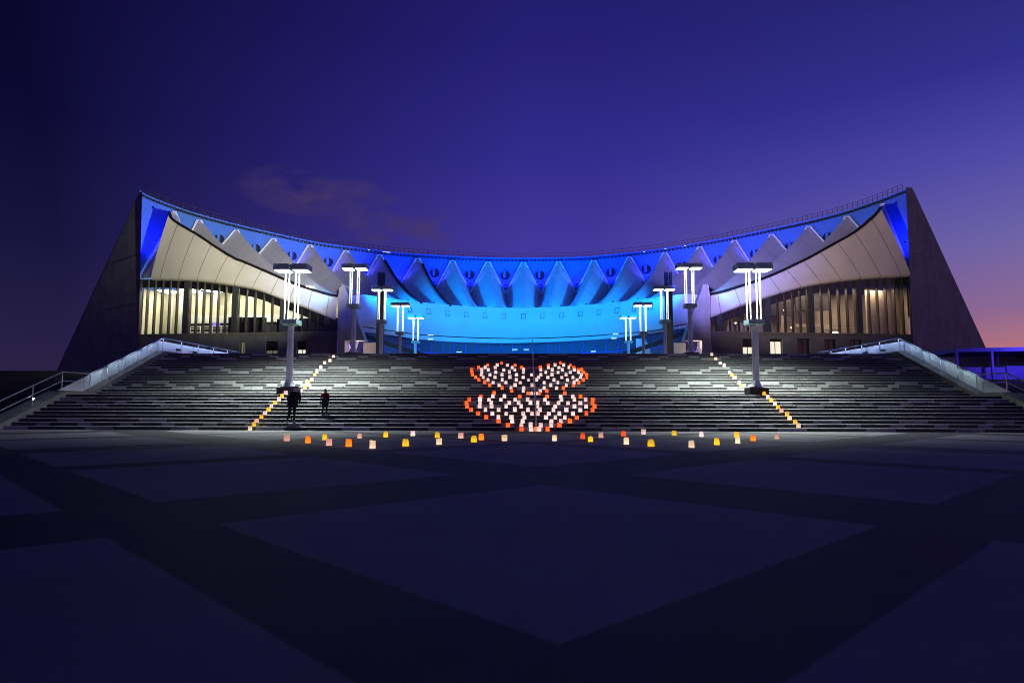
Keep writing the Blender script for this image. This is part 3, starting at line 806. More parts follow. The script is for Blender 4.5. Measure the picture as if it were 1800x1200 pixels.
        lo_ = bpy.data.objects.new('added_gallery_light', l); COL.objects.link(lo_); lo_.location = P(LN / 2, 15.0, -2.6); lo_.parent = HALL; lo_.location -= parent_world(HALL)
wing(-1); wing(1)

# pylons at both tips
for side in (-1, 1):
    if side < 0: A, B2, C_, D_ = at(250, 336, 76.2), at(243, 640, 76.2), at(97, 655, 91), at(245, 339, 77.0)
    else: A, B2, C_, D_ = at(1592, 329, 76.2), at(1607, 640, 76.2), at(1754, 652, 91), at(1603, 330, 77.2)
    B2.z = ZT - .5; C_.z = min(C_.z, ZT + .8)
    C0 = Vector((C_.x + side * .4, C_.y + .2, ZT - .5))
    n = (C_ - B2).cross(A - B2).normalized()
    if n.y < 0: n = -n
    b = MB(); poly = [A, B2, C0, C_, D_]
    b.prism(poly, (side * 1.3, 1.7, 0))
    py = b.build('pylon', M['concrete'], HALL)
    # shadow-gap joints between the concrete lifts
    b = MB()
    for f in (.34, .60, .85):
        a1 = A.lerp(B2, f); c1 = D_.lerp(C_, f); c1.z = a1.z
        b.add([a1 - n * .004 + Vector((0, 0, .04)), c1 - n * .004 + Vector((0, 0, .04)), c1 - n * .004 - Vector((0, 0, .04)), a1 - n * .004 - Vector((0, 0, .04))], [(0, 1, 2, 3)])
    b.build('joint', M['dark'], py)

# fins at the inner ends of the wings
for side in (-1, 1):
    if side < 0: pts = [(593, 640), (594, 524), (597, 505), (600, 502.5), (606, 503), (641, 598), (606, 598), (605.5, 640)]
    else: pts = [(1250, 640), (1248, 522), (1246, 502), (1243, 499), (1236, 500), (1203, 598), (1234, 598), (1234.5, 640)]
    poly = [at(x, y, 73.0) for x, y in pts]
    for i in (0, 7): poly[i].z = ZT
    b = MB(); b.prism(poly, (0, 1.6, 0)); b.build('fin', M['fin'], HALL)

# central drum
BL_ = [(641, 574), (680, 579.5), (740, 587.5), (800, 591.2), (840, 592.8), (921, 594), (1020, 590.5), (1080, 586.3), (1150, 580), (1203, 569)]
BL2 = [(641, 583), (680, 588), (740, 596.5), (820, 601.5), (921, 602.3), (1040, 597), (1120, 589.5), (1203, 577)]
xs = [606 + k * (1237 - 606) / 90 for k in range(91)]
def drum_top(x): return at(x, eave_y(x), d_eave(x) - .05)
def drum_bot(x): return at(x, spline(BL_, x), d_eave(x) + .9)
b = MB()
rows = [[drum_top(x).lerp(drum_bot(x), v) + Vector((0, -.45 * math.sin(math.pi * v), 0)) for x in xs] for v in [k / 8 for k in range(9)]]
b.grid(rows); drum = b.build('drum', M['drum'], HALL, smooth=True)
b = MB(); b.tube([drum_top(x) + Vector((0, -.03, .03)) for x in xs], .09, 6); b.build('rim', M['trim'], drum, smooth=True)
b = MB(); b.grid([[drum_bot(x) + Vector((0, o, z)) for x in xs] for o, z in ((0, 0), (.5, -.02), (.5, -.16))]); b.build('shadow_gap', M['black'], drum)
for x in (721, 754, 787, 820, 853, 886, 920, 953, 987, 1020, 1053, 1084, 1114, 1143):
    o = abs(x - XC); y = eave_y(x) + 14
    yv = (y - eave_y(x)) / (spline(BL_, x) - eave_y(x))
    def dp(xx, vv): return drum_top(xx).lerp(drum_bot(xx), vv) + Vector((0, -.45 * math.sin(math.pi * vv) - .02, 0))
    b = MB(); w = 3.3; hv = 4.2 / 50
    sk = (x - XC) * .006
    P4 = [dp(x - w - sk, yv + hv), dp(x + w - sk, yv + hv), dp(x + w + sk, yv - hv), dp(x - w + sk, yv - hv)]
    b.tube(P4 + [P4[0]], .035, 4); b.build('hatch', M['dark'], drum)
b = MB()
rows = [[at(x, spline(BL_, x) + 1.6, d_eave(x) + .9) for x in xs], [at(x, spline(BL2, x), d_eave(x) + 1.1) for x in xs], [at(x, spline(BL2, x), d_eave(x) + 1.1) + Vector((0, .8, .0)) for x in xs]]
b.grid(rows); b.build('lower_band', M['drum'], HALL, smooth=True, sharp=40)
# sloping glass below the band
def glazing():
    m = material('entrance_glass', (.10, .13, .22), .16, spec=.7)
    return m
M['egl'] = glazing()
b = MB(); rows = []
for v in [k / 6 for k in range(7)]:
    row = []
    for x in xs:
        p = at(x, spline(BL2, x), d_eave(x) + 1.6); q = Vector((p.x * .93, p.y + 3.0, ZT)); row.append(p.lerp(q, v))
    rows.append(row)
b.grid(rows); gz = b.build('entrance_glass', M['egl'], HALL, smooth=True)
b = MB()
for j in range(0, 91, 3): b.tube([rows[r][j] + Vector((0, -.06, 0)) for r in range(7)], .05, 5)
for r in (2, 4): b.tube([p + Vector((0, -.06, 0)) for p in rows[r]], .05, 5)
b.build('glazing_bar', M['violet_tone'], gz)
# dark canopy beams at both sides of the entrance
for side in (-1, 1):
    ln = [(641, 586), (660, 592.5), (680, 599), (700, 606), (720, 612.5), (745, 620)] if side < 0 else [(1203, 580), (1186, 587), (1165, 595), (1145, 602), (1125, 609), (1095, 618)]
    b = MB(); T = [at(x, y, 74.5 + k * .9) for k, (x, y) in enumerate(ln)]
    b.grid([T, [p + Vector((0, .1, -.55)) for p in T], [p + Vector((0, 1.4, -.55)) for p in T]]); b.build('canopy_beam', M['black'], HALL)
# recessed entrance lobby behind the fins
for side in (-1, 1):
    b = MB()
    x0, x1 = (606, 725) if side < 0 else (1118, 1234)
    p, q = at(x0, 610, 80.0), at(x1, 610, 82.0)
    b.add([Vector((p.x, 80, ZT)), Vector((q.x, 82, ZT)), Vector((q.x, 82, 9.3)), Vector((p.x, 80, 9.3))], [(0, 1, 2, 3)], 0)
    x0, x1 = (639, 661) if side < 0 else (1183, 1205)
    p, q = at(x0, 610, 75.5), at(x1, 610, 75.5)
    b.box((min(p.x, q.x), 75.4, ZT), (max(p.x, q.x), 79.6, 8.35), 1)
    b.build('lobby_wall', [M['white'], M['cream']], HALL)
    if side > 0:
        for xx, mt, w_ in ((1210, 'tan', 6), (1225.5, 'litwin', 6)):
            p, q = at(xx - w_, 596, 79), at(xx + w_, 612, 79); c_ = MB(); c_.box((p.x, 78.9, q.z), (q.x, 79, p.z)); c_.build('lobby_window', M[mt], HALL)
    else:
        p, q = at(628, 604, 79), at(638, 612, 79); c_ = MB(); c_.box((p.x, 78.9, q.z), (q.x, 79, p.z)); c_.build('lobby_window', M['litwin'], HALL)
    b = MB(); xx = 609 if side < 0 else 1231
    p = at(xx, 610, 74.8); b.bbox((p.x, 74.8, (ZT + 8.4) / 2), (.5, .5, 8.4 - ZT)); b.tube([(p.x, 74.9, ZT), (p.x - side * 1.2, 75.2, 8.5)], .16, 8); b.build('lobby_post', M['white'], HALL)
for side in (-1, 1):  # added point lamps without fixtures, tinting and brightening the lobby
    l = bpy.data.lights.new('added_lobby_glow', 'POINT'); l.energy = 420; l.color = (.42, .24, 1.0); l.shadow_soft_size = .2
    o = bpy.data.objects.new('added_lobby_glow', l); COL.objects.link(o); o.parent = HALL; o.location = Vector((side * 21.6, 77.2, 7.6)) - parent_world(HALL)
    l = bpy.data.lights.new('added_lobby_warm_light', 'POINT'); l.energy = 55; l.color = (1.0, .72, .66); l.shadow_soft_size = .2
    o = bpy.data.objects.new('added_lobby_warm_light', l); COL.objects.link(o); o.parent = HALL; o.location = Vector((side * 19.0, 73.4, 8.0)) - parent_world(HALL)
for xx, yy_, dd in ((807, 618.5, 82), (1043, 617.5, 82), (757, 596, 79), (1079, 594.5, 79), (757, 588.5, 79), (1082, 586.5, 79)):
    p = at(xx, yy_, dd - .8); b = MB(); b.bbox(p, (.62, .12, .07)); b.build('small_floodlight', M['led'], HALL)
# flat lit signs glimpsed behind the glass at the crest of the stairs
for xx in (925, 905):
    p = at(xx, 614.5, 83.5); b = MB(); b.box((p.x - .35, 83.4, p.z - .12), (p.x + .35, 83.5, p.z + .12)); b.build('lobby_lamp', M['dimwin'], HALL)

# ------------------------------------------------------------------ floodlights (the two on the fins are seen, the rest added)
BLUE = (.0, .225, 1.0)
for side in (-1, 1):
    p = at(614, 503, 72.6) if side < 0 else at(1227, 500, 72.6)
    t = thing('floodlight', p, 'blue-white floodlight hung from the tip of the %s concrete fin' % ('left' if side < 0 else 'right'), 'floodlight', 'floodlights on the concrete fins')
    b = MB(); b.lathe([(.05, .0), (.20, .05), (.28, .28), (.30, .32)], (0, 0, 0), 16)
    hd = b.build('housing', M['dark'], t, smooth=True, sharp=40); hd.rotation_euler = (R(100), 0, R(35) * -side)
    b = MB(); b.lathe([(.02, .30), (.27, .30), (.24, .37), (.05, .42)], (0, 0, 0), 16); ln_ = b.build('lens', M['lamplight'], hd, smooth=True)
    b = MB(); b.tube([(0, 0, 0), (side * .35, .2, -.1), (side * .55, .35, -.02)], .05, 8); b.build('bracket', M['dark'], t)
    # beam across the court on to drum and folds, and a narrow spill along the wing
    q = p + Vector((-side * .2, -1.6, .4))
    spot('court_beam', q, (-side * 8, 93, 15.5), 39000, BLUE, 92, 1.0, .2, t)
    q2 = p + Vector((side * .75, -1.1, .5))
    spot('wing_spill', q2, q2 + Vector((side * 5, 2.2, -.3)), 2600, (.12, .42, 1.0), 95, .8, .1, t)
# added floods along the drum rim, filling in the dark folds
for i in range(5, 15):
    x = (e_of(PK[i]) + e_of(PK[i + 1])) / 2
    p = eave_pt(x) + Vector((0, -.05, .22))
    b = MB(); b.bbox(p, (.22, .16, .14)); f = b.build('added_rim_flood', M['dark'], HALL)
    spot('added_rim_beam', p + Vector((0, 0, .25)), p + Vector((0, 5, 4.2)), 1500, (.0, .12, 1.0), 160, .8, .15, f)
# added low floods, out of view on the terrace, brightening the drum
for x in (-15.5, -6.5, 6.5, 15.5):
    t = thing('added_ground_floodlight', (x, 71.5, ZT), 'added low blue floodlight, unseen on the terrace, aimed at the drum, %s of the middle' % ({-15.5: 'far left', -6.5: 'just left', 6.5: 'just right', 15.5: 'far right'}[x]), 'floodlight', 'added floodlights before the drum')
    b = MB(); b.bbox((0, 0, .06), (.5, .3, .12)); b.bbox((0, 0, .3), (.06, .06, .4)); b.build('stand', M['dark'], t).location = (0, 0, 0)
    b = MB(); b.bbox((0, 0, .55), (.5, .25, .3), bev=.03); h = b.build('housing', M['dark'], t); h.location = (0, 0, 0)
    spot('added_drum_beam', (x, 71.7, ZT + .78), (x * .62, 84, 12.2), 3300 if abs(x) < 10 else 900, (.0, .46, 1.0), 100, .8, .2, t)
# added washers before the rear wall, turning it bluer
for i in range(-1, NB):
    x = 276 if i < 0 else 1574 if i == NB - 1 else (PK[i] + PK[i + 1]) / 2
    w_ = abs(x - XC) / 630
    p = wall_pt(x, roof_y(x) + 50) + Vector((0, -1.3, .25)) if 0 <= i < NB - 1 else at(260 if i < 0 else 1590, 425, 77.6)
    b = MB(); b.bbox(p, (.3, .2, .15)); f = b.build('added_wall_washer', M['dark'], HALL)
    if 0 <= i < NB - 1: spot('added_washer_beam', p + Vector((0, 0, .15)), p + Vector((0, 1.0, 2.2)), 420 + 250 * w_, (.03, .035, 1.0), 165, .6, .3, f)
    else: spot('added_washer_beam', p + Vector((0, .15, 0)), at(283 if i < 0 else 1567, 400, 80), 1300, (.03, .035, 1.0), 170, .6, .6, f)

# ------------------------------------------------------------------ shelter at the right edge
p0 = at(1682, 615, 52.0)
SH = thing('shelter', (p0.x, 52, 3.2), 'low flat-roofed violet-lit shelter standing beside the right end of the stairs', 'shelter')
L = 14.0
b = MB(); b.prism([(p0.x, 52, p0.z - .16), (p0.x + L, 50.2, p0.z - .02), (p0.x + L, 50.2, p0.z + .3), (p0.x, 52, p0.z + .13)], (0.6, 6, 0)); b.build('roof', M['violet_tone'], SH)
for dx_, dy_ in ((.15, .3), (2.75, .1), (6.5, -.3), (.6, 5.6), (6.8, 5.2)):
    b = MB(); b.bbox((p0.x + dx_, 52 + dy_, (3.0 + p0.z) / 2 - .05), (.16, .16, p0.z - 3.0)); b.build('post', M['violet_tone'], SH)
for a, c, h in ((.6, 4.1, 4.25), (4.2, 9, 4.35)):
    b = MB(); b.box((p0.x + a, 52.6, 3.0), (p0.x + c, 52.75, h)); b.build('wall_panel', M['violet_tone'], SH)
b = MB(); b.box((p0.x + 3.4, 57.2, 3.0), (p0.x + L, 57.4, p0.z + .02)); b.build('back_wall', M['dark'], SH)
b = MB(); b.tube([(p0.x + 4, 53.6, 4.6), (p0.x + 9, 53.6, 4.65)], .05, 6); b.box((p0.x + 4, 54, 3.0), (p0.x + 12, 57, 4.5)); b.build('counter', M['dark'], SH)
l = bpy.data.lights.new('added_shelter_light', 'POINT'); l.energy = 420; l.color = (.22, .16, 1.0); l.shadow_soft_size = .3  # added point lamp in front of the shelter, no fixture
o = bpy.data.objects.new('added_shelter_light', l); COL.objects.link(o); o.parent = SH; o.location = (5.2, -3.2, 2.0)

# low building beyond the left bank
p0, p1 = at(58, 655, 78.0), at(132, 655, 78.0)
an = thing('low_building', ((p0.x + p1.x) / 2, 80, 4.5), 'dark low flat-roofed building beyond the left end of the stairs', 'building')
z1 = at(95, 653, 78.0).z
b = MB(); b.box((p0.x, 78, 4.4), (p1.x, 86, z1 - .25)); b.build('wall', M['seat'], an)
b = MB(); b.box((p0.x - .6, 77.4, z1 - .24), (p1.x + .4, 86.5, z1)); b.build('roof', M['dark'], an)
for xx, yy_ in ((90, 655.5), (73, 662)):
    p = at(xx, yy_ + 1.5, 77.9); b = MB(); b.box((p.x - .5, 77.93, p.z - .1), (p.x + .5, 77.97, p.z + .08)); b.build('window', M['purple'] if xx > 80 else M['dimwin'], an)

# ------------------------------------------------------------------ paper lanterns
def lantern_mat(name, col, st):
    m = bpy.data.materials.new(name); m.use_nodes = True
    nt = m.node_tree; g = G(nt); b = nt.nodes['Principled BSDF']
    oi = g.n('ShaderNodeObjectInfo')
    t = g.n('ShaderNodeTexCoord').outputs['Object']
    ad = g.n('ShaderNodeVectorMath', operation='ADD'); nt.links.new(t, ad.inputs[0]); nt.links.new(oi.outputs['Location'], ad.inputs[1])
    n = g.noise(ad.outputs[0], 14.0, 3.0, .6); pen = g.noise(ad.outputs[0], 26.0, 1.0, .4)
    ring = g.math('LESS_THAN', g.math('ABSOLUTE', g.math('SUBTRACT', pen, .5)), .035)     # felt-pen drawings on the paper
    c = g.mix(g.remap(n, .35, .65, 0, .5), (*col, 1), tuple(x * .72 for x in col) + (1,))
    c = g.mix(g.math('MULTIPLY', ring, .45), c, tuple(x * .45 for x in col) + (1,))
    b.inputs['Base Color'].default_value = tuple(min(.8, x * .7 + .1) for x in col) + (1,)
    b.inputs['Roughness'].default_value = .8
    nt.links.new(c, b.inputs['Emission Color'])
    b.inputs['Emission Strength'].default_value = st
    z_ = g.n('ShaderNodeSeparateXYZ'); nt.links.new(t, z_.inputs[0])
    glow = g.remap(z_.outputs[2], .02, .2, 1.2, .62)      # the candle stands on the bottom of the bag
    g.put(b.inputs['Emission Strength'], g.math('MULTIPLY', g.math('MULTIPLY', g.remap(oi.outputs['Random'], 0, 1, .75, 1.15), st), glow))
    return m
LM = {'O': lantern_mat('lit_orange_paper', (1.0, .13, .012), 1.5), 'W': lantern_mat('lit_white_paper', (1.0, .72, .66), 1.15),
      'Y': lantern_mat('lit_yellow_paper', (1.0, .56, .015), 1.25), 'P': lantern_mat('lit_pink_paper', (1.0, .50, .38), .9),
      'C': lantern_mat('lit_cream_paper', (1.0, .70, .42), 1.25), 'A': lantern_mat('lit_amber_paper', (1.0, .25, .01), 1.3),
      'R': lantern_mat('lit_red_paper', (1.0, .10, .01), 1.3)}
NAMEC = {'O': 'orange', 'W': 'white', 'Y': 'yellow', 'P': 'pink', 'C': 'cream', 'A': 'amber', 'R': 'red'}
def lantern_mesh(seed, key):
    rr = random.Random(seed)
    w, d, h = .082, .062, .195 * rr.uniform(.92, 1.08)
    n = 12; rings = []
    for z, k in ((0, 1.0), (.003, 1.02), (.06, 1.0), (.13, rr.uniform(.94, 1.04)), (h, rr.choice((rr.uniform(.55, .75), rr.uniform(.85, 1.05), rr.uniform(.95, 1.15), rr.uniform(.9, 1.0))))):
        ring = []
        for q in range(n):
            a = 2 * math.pi * (q + .5) / n
            c, s = math.cos(a), math.sin(a)
            sq = 1 / max(abs(c), abs(s)) * .93
            jit = 1 + rr.uniform(-.05, .05) * (z / h)
            ring.append((c * sq * w * k * jit, s * sq * d * k * jit, z + (rr.uniform(-.014, .014) if z == h else 0)))
        rings.append(ring)
    inner = [(x * .93, y * .93, z - .004) for x, y, z in rings[-1]]
    floor_ = [(x * .9, y * .9, .02) for x, y, z in rings[0]]
    rings += [inner, floor_]
    vs = [p for r in rings for p in r]
    fs = [(i * n + k, i * n + (k + 1) % n, (i + 1) * n + (k + 1) % n, (i + 1) * n + k) for i in range(len(rings) - 1) for k in range(n)]
    fs += [tuple(range(n))[::-1], tuple(range((len(rings) - 1) * n, len(rings) * n))]
    me = bpy.data.meshes.new('paper_lantern'); me.from_pydata(vs, [], fs); me.materials.append(LM[key]); return me
LMESH = {k: [lantern_mesh(i * 7 + ord(k), k) for i in range(5)] for k in LM}
# how each lantern is seen: butterfly halves (two zoom tables), the two diagonal lines and the plaza row
UL_O = [(492,138),(296,168),(683,167),(168,200),(776,198),(70,235),(75,268),(82,305),(126,340),(170,375),(252,415),(325,455),(500,495),(636,532),
        (387,568),(868,573),(198,608),(748,613),(36,655),(-3,700),(3,748),(60,803),(160,852),(275,905),(450,958),(582,1010),(773,1072)]
UL_W = [(432,168),(576,168),(263,205),(405,205),(643,203),(213,235),(307,237),(524,235),(680,237),(803,237),(411,272),(603,270),(215,270),(800,272),(208,306),(330,303),(500,303),(703,298),(237,340),(401,338),(610,340),(797,340),(302,377),(502,377),(700,373),(872,375),(374,412),(555,415),(757,412),(459,450),(684,452),(915,300),(925,450),(626,488),(804,488),(798,528),
        (918,570),(371,610),(533,608),(317,655),(190,655),(484,652),(685,653),(860,652),(190,705),(348,700),(601,703),(733,702),(900,697),(185,752),(353,750),(558,748),(768,750),(267,805),(452,803),(680,798),(865,803),(364,852),(558,853),(798,848),(922,852),(449,898),(632,903),(815,903),(643,955),(790,960),(772,1007),(902,1005),(908,1072)]
UR_O = [(443,130),(158,195),(272,162),(583,165),(633,193),(698,228),(735,235),(773,268),(812,305),(816,338),(765,370),(703,418),(625,450),(484,487),(250,530),(147,572),
        (503,563),(255,607),(727,605),(898,648),(898,698),(925,748),(897,795),(810,845),(673,902),(578,955),(430,1005),(262,1070),(97,1072)]
UR_W = [(365,168),(487,168),(273,200),(420,200),(560,198),(165,235),(326,232),(467,232),(638,236),(235,270),(408,268),(581,268),(695,270),(165,302),(323,302),(520,302),(735,302),(135,340),(264,338),(460,338),(617,337),(722,335),(108,377),(350,374),(540,374),(675,374),(212,412),(405,410),(633,412),(305,453),(523,450),(212,490),(387,490),(158,528),(100,570),
        (445,605),(615,608),(222,652),(455,650),(637,652),(795,652),(117,697),(263,700),(414,698),(548,700),(721,698),(118,745),(367,745),(638,744),(802,748),(150,798),(343,797),(524,796),(720,796),(122,850),(278,848),(426,850),(618,848),(238,903),(369,903),(503,898),(313,952),(446,952),(165,1003),(313,1010),(140,1075)]
BF = [(820 + x / 8, 620 + y / 8, 'O') for x, y in UL_O] + [(820 + x / 8, 620 + y / 8, 'W') for x, y in UL_W] + [(930 + x / 8, 620 + y / 8, 'O') for x, y in UR_O] + [(930 + x / 8, 620 + y / 8, 'W') for x, y in UR_W]
LL = [(1048,130,'W'),(1013,178,'C'),(960,215,'W'),(922,258,'W'),(884,308,'W'),(863,333,'Y'),(833,360,'W'),(802,385,'Y'),(780,410,'W'),(765,440,'Y'),(728,470,'W'),(575,510,'W'),(537,545,'Y'),(508,577,'W'),(470,608,'Y'),(433,643,'W'),(405,678,'Y'),(370,712,'W'),(335,752,'Y'),(287,787,'P'),(262,830,'Y'),(222,877,'C')]
LR = [(157,75,'W'),(210,130,'C'),(270,190,'W'),(322,247,'W'),(393,312,'W'),(422,347,'Y'),(453,378,'W'),(475,410,'Y'),(520,447,'W'),(545,485,'Y'),(588,508,'W'),(800,580,'W'),(850,627,'Y'),(898,667,'W'),(945,717,'Y'),(993,755,'W'),(1032,803,'Y'),(1078,845,'P'),(1152,897,'Y'),(1185,947,'C'),(1260,1003,'Y'),(1303,1060,'C')]
LINE_L = [(400 + x / 5.625, 600 + y / 5.625, k) for x, y, k in LL]
LINE_R = [(1230 + x / 7.5, 610 + y / 7.5, k) for x, y, k in LR]
PLZ = [(504,769.8,'P'),(541.3,773.3,'A'),(570.7,768,'Y'),(578.3,777.8,'P'),(613,779.6,'A'),(632,765,'P'),(654.8,782.8,'C'),(678,763,'Y'),(713,778.7,'Y'),(725.7,760.7,'W'),(768.7,764,'Y'),(771.7,776,'C'),(810,765,'P'),(833,771.7,'Y'),(846,768,'A'),(886.7,769.6,'C'),(974.7,769.6,'C'),(1024.4,766,'R'),(1038,771,'Y'),(1056.4,764,'P'),(1096,761,'R'),(1131.4,758,'W'),(1101,775.6,'C'),(1185,760,'Y'),(1144.4,779.4,'Y'),(1233,762.4,'W'),(1215.6,781.4,'C'),(1260,776.6,'Y'),(1295,763.6,'Y'),(1297,774,'C'),(1324,769.6,'A'),(1365.6,766.4,'P')]
ORD = ['first', 'second', 'third', 'fourth', 'fifth', 'sixth', 'seventh', 'eighth', 'ninth', 'tenth', 'eleventh', 'twelfth', 'thirteenth', 'fourteenth', 'fifteenth', 'sixteenth', 'seventeenth', 'eighteenth', 'nineteenth', 'twentieth', 'twenty-first', 'twenty-second', 'twenty-third', 'twenty-fourth', 'twenty-fifth', 'twenty-sixth', 'twenty-seventh']
lr = random.Random(3)
def put_lantern(loc, key, sc=1.0):
    o = bpy.data.objects.new('paper_lantern', lr.choice(LMESH[key])); COL.objects.link(o)
    o.location = loc; o.rotation_euler = (R(lr.uniform(-3, 3)) * 0, 0, R(lr.uniform(-28, 28))); o.scale = (sc * lr.uniform(.93, 1.07), sc, sc * lr.uniform(.92, 1.1))
    o['category'] = 'lantern'
    return o
def on_steps(x, y, half):
    """the tread whose front edge is seen nearest under (x, y + half)"""
    best = min(range(0, NST + 1), key=lambda i: abs(proj_y(at(x, y, step_y(i) if i else Y0 + .2) * 1 if False else Vector((at(x, y, max(step_y(i), 29.8)).x, step_y(i) if i else 29.8, i * RISE))) - (y + half)))
    Y = step_y(best) + .12 if best else 29.82
    return best, Vector((at(x, y, Y).x, Y, best * RISE + .001))
rows_ = {}
for x, y, k in BF:
    i, p = on_steps(x, y, 3.2)
    rows_.setdefault((i, k), []).append(p)
for (i, k), ps in sorted(rows_.items()):
    ps.sort(key=lambda p: p.x)
    # keep neighbours on one tread apart
    for a in range(1, len(ps)):
        if ps[a].x - ps[a - 1].x < .19: ps[a].x = ps[a - 1].x + .19
    for q, p in enumerate(ps):
        o = put_lantern(p + Vector((0, .0 if k == 'W' else .15, 0)), k); o['group'] = 'paper lanterns forming the butterfly'
        where = 'on the %s step up' % ORD[i - 1] if i else 'at the foot of the stairs'
        o['label'] = ('%s butterfly lantern, %s %s one from the left %s' % (NAMEC[k], ORD[q], NAMEC[k], where)) if len(ps) > 1 else 'only %s paper lantern of the butterfly %s' % (NAMEC[k], where)
for nm, ls in (('left', LINE_L), ('right', LINE_R)):
    cnt = {}
    for x, y, k in sorted(ls, key=lambda t: -t[1]):
        i, p = on_steps(x, y, 3.4)
        o = put_lantern(p, k, .98); o['group'] = 'paper lanterns in the diagonal lines'
        cnt[k] = cnt.get(k, 0) + 1
        o['label'] = '%s paper lantern in the %s diagonal line, %s %s one from below' % (NAMEC[k], nm, ORD[cnt[k] - 1], NAMEC[k])
cnt = {}
for x, y, k in sorted(PLZ):
    p = on_ground(x, y + 5.0, 0.0)
    if p.y > 29.7: p = Vector((at(x, y, 29.7).x, 29.7, 0))
    o = put_lantern(p + Vector((0, 0, .002)), k, .98); o['group'] = 'paper lanterns standing on the plaza'
    cnt[k] = cnt.get(k, 0) + 1
    o['label'] = '%s paper lantern standing on the plaza, %s %s one from the left' % (NAMEC[k], ORD[cnt[k] - 1], NAMEC[k])

# ------------------------------------------------------------------ people
def person(loc, h, joints, bones, mats_of, label, extra):
    """joints: name -> (x, y, z, radius) in units of body height; grown with a skin and frozen to one mesh"""
    names = list(joints); idx = {n: i for i, n in enumerate(names)}
    me = bpy.data.meshes.new('person_tmp')
    me.from_pydata([tuple(c * h for c in joints[n][:3]) for n in names], [(idx[a], idx[c]) for a, c in bones], [])
    o = bpy.data.objects.new('person_tmp', me); COL.objects.link(o)
    md = o.modifiers.new('Skin', 'SKIN'); md.use_smooth_shade = True
    for n in names:
        r = joints[n][3]; r = r if isinstance(r, tuple) else (r, r)
        sv = me.skin_vertices[0].data[idx[n]]; sv.radius = (r[0] * h, r[1] * h); sv.use_root = (n == 'pelvis')
    sd = o.modifiers.new('Sub', 'SUBSURF'); sd.levels = 2; sd.render_levels = 2
    dg = bpy.context.evaluated_depsgraph_get(); dg.update()
    me2 = bpy.data.meshes.new_from_object(o.evaluated_get(dg)); me2.name = 'person'
    bpy.data.objects.remove(o)
    p = bpy.data.objects.new('person', me2); COL.objects.link(p); p.location = loc
    me2.materials.clear()
    ms, fn = mats_of
    for mm in ms: me2.materials.append(mm)
    for f in me2.polygons: f.material_index = fn(f.center / h); f.use_smooth = True
    tag(p, label, 'person')
    for nm, mb, mt in extra: mb.build(nm, mt, None).parent = p
    return p
M['coat'] = material('black_coat', (.012, .012, .016), .8, var=.3, scale=12); M['trousers'] = material('dark_trousers', (.010, .010, .014), .85)
M['skin'] = material('skin', (.45, .30, .22), .6); M['hair'] = material('black_hair', (.008, .007, .007), .6)
M['redcloth'] = material('red_jacket', (.16, .012, .02), .8, var=.2, scale=10); M['knit'] = material('white_knit', (.85, .85, .84), .85, var=.2, scale=30)
M['navy'] = material('navy_coat', (.014, .014, .035), .8); M['shoe'] = material('grey_shoes', (.45, .45, .45), .6)
def hand(j, bones, wr, s, name, d=(0, 0, -1)):
    """palm, five fingers of unequal length and a thumb leaving its side"""
    wx, wy, wz = j[wr][:3]
    j[name] = (wx + d[0] * .03, wy + d[1] * .03 + .004, wz + d[2] * .03, (.016, .010)); bones.append((wr, name))
    px_, py_, pz_ = j[name][:3]
    for k, (ox, ln_) in enumerate(((-.012, .026), (-.004, .031), (.004, .029), (.012, .022))):
        a, c = '%s_f%d' % (name, k), '%s_g%d' % (name, k)
        j[a] = (px_ + ox, py_ + .002, pz_ - ln_ * .6, .0052); j[c] = (px_ + ox, py_ + .010, pz_ - ln_, .0045); bones += [(name, a), (a, c)]
    j[name + '_t'] = (px_ - s * .014, py_ + .012, pz_ - .012, .0055); bones.append((name, name + '_t'))
def walker(lean, step_h, arm_out):
    j = {'pelvis': (0, 0, .50, (.085, .065)), 'waist': (lean * .3, .012, .58, (.088, .062)), 'chest': (lean * .7, .03, .70, (.098, .07)), 'neck0': (lean, .045, .805, (.055, .05)),
         'neck': (lean * 1.1, .052, .845, .034), 'head': (lean * 1.2, .06, .91, (.050, .056)), 'crown': (lean * 1.2, .058, .955, (.040, .046))}
    bones = [('pelvis', 'waist'), ('waist', 'chest'), ('chest', 'neck0'), ('neck0', 'neck'), ('neck', 'head'), ('head', 'crown')]
    # left leg trails on the lower step with the heel lifting, right leg is planted
    j.update({'hipL': (-.055, .0, .47, .058), 'kneeL': (-.065, .02, .27, .042), 'ankL': (-.085, -.09, .075, .026), 'toeL': (-.09, -.02, .02, (.024, .018)),
              'hipR': (.055, .0, .47, .058), 'kneeR': (.05, .06, .28, .042), 'ankR': (.045, .02, .05, .027), 'toeR': (.05, .11, .018, (.025, .017))})
    bones += [('pelvis', 'hipL'), ('hipL', 'kneeL'), ('kneeL', 'ankL'), ('ankL', 'toeL'), ('pelvis', 'hipR'), ('hipR', 'kneeR'), ('kneeR', 'ankR'), ('ankR', 'toeR')]
    for s, q in ((-1, 'L'), (1, 'R')):
        j.update({'sh' + q: (lean * .85 + s * .108, .035, .785, .046), 'el' + q: (lean * .6 + s * (.145 + arm_out), -.005, .63, .034), 'wr' + q: (lean * .5 + s * (.12 + arm_out * .5), .07, .53, .022)})
        bones += [('neck0', 'sh' + q), ('sh' + q, 'el' + q), ('el' + q, 'wr' + q)]
        hand(j, bones, 'wr' + q, s, 'palm' + q, (0, .5, -.6))
    return j, bones
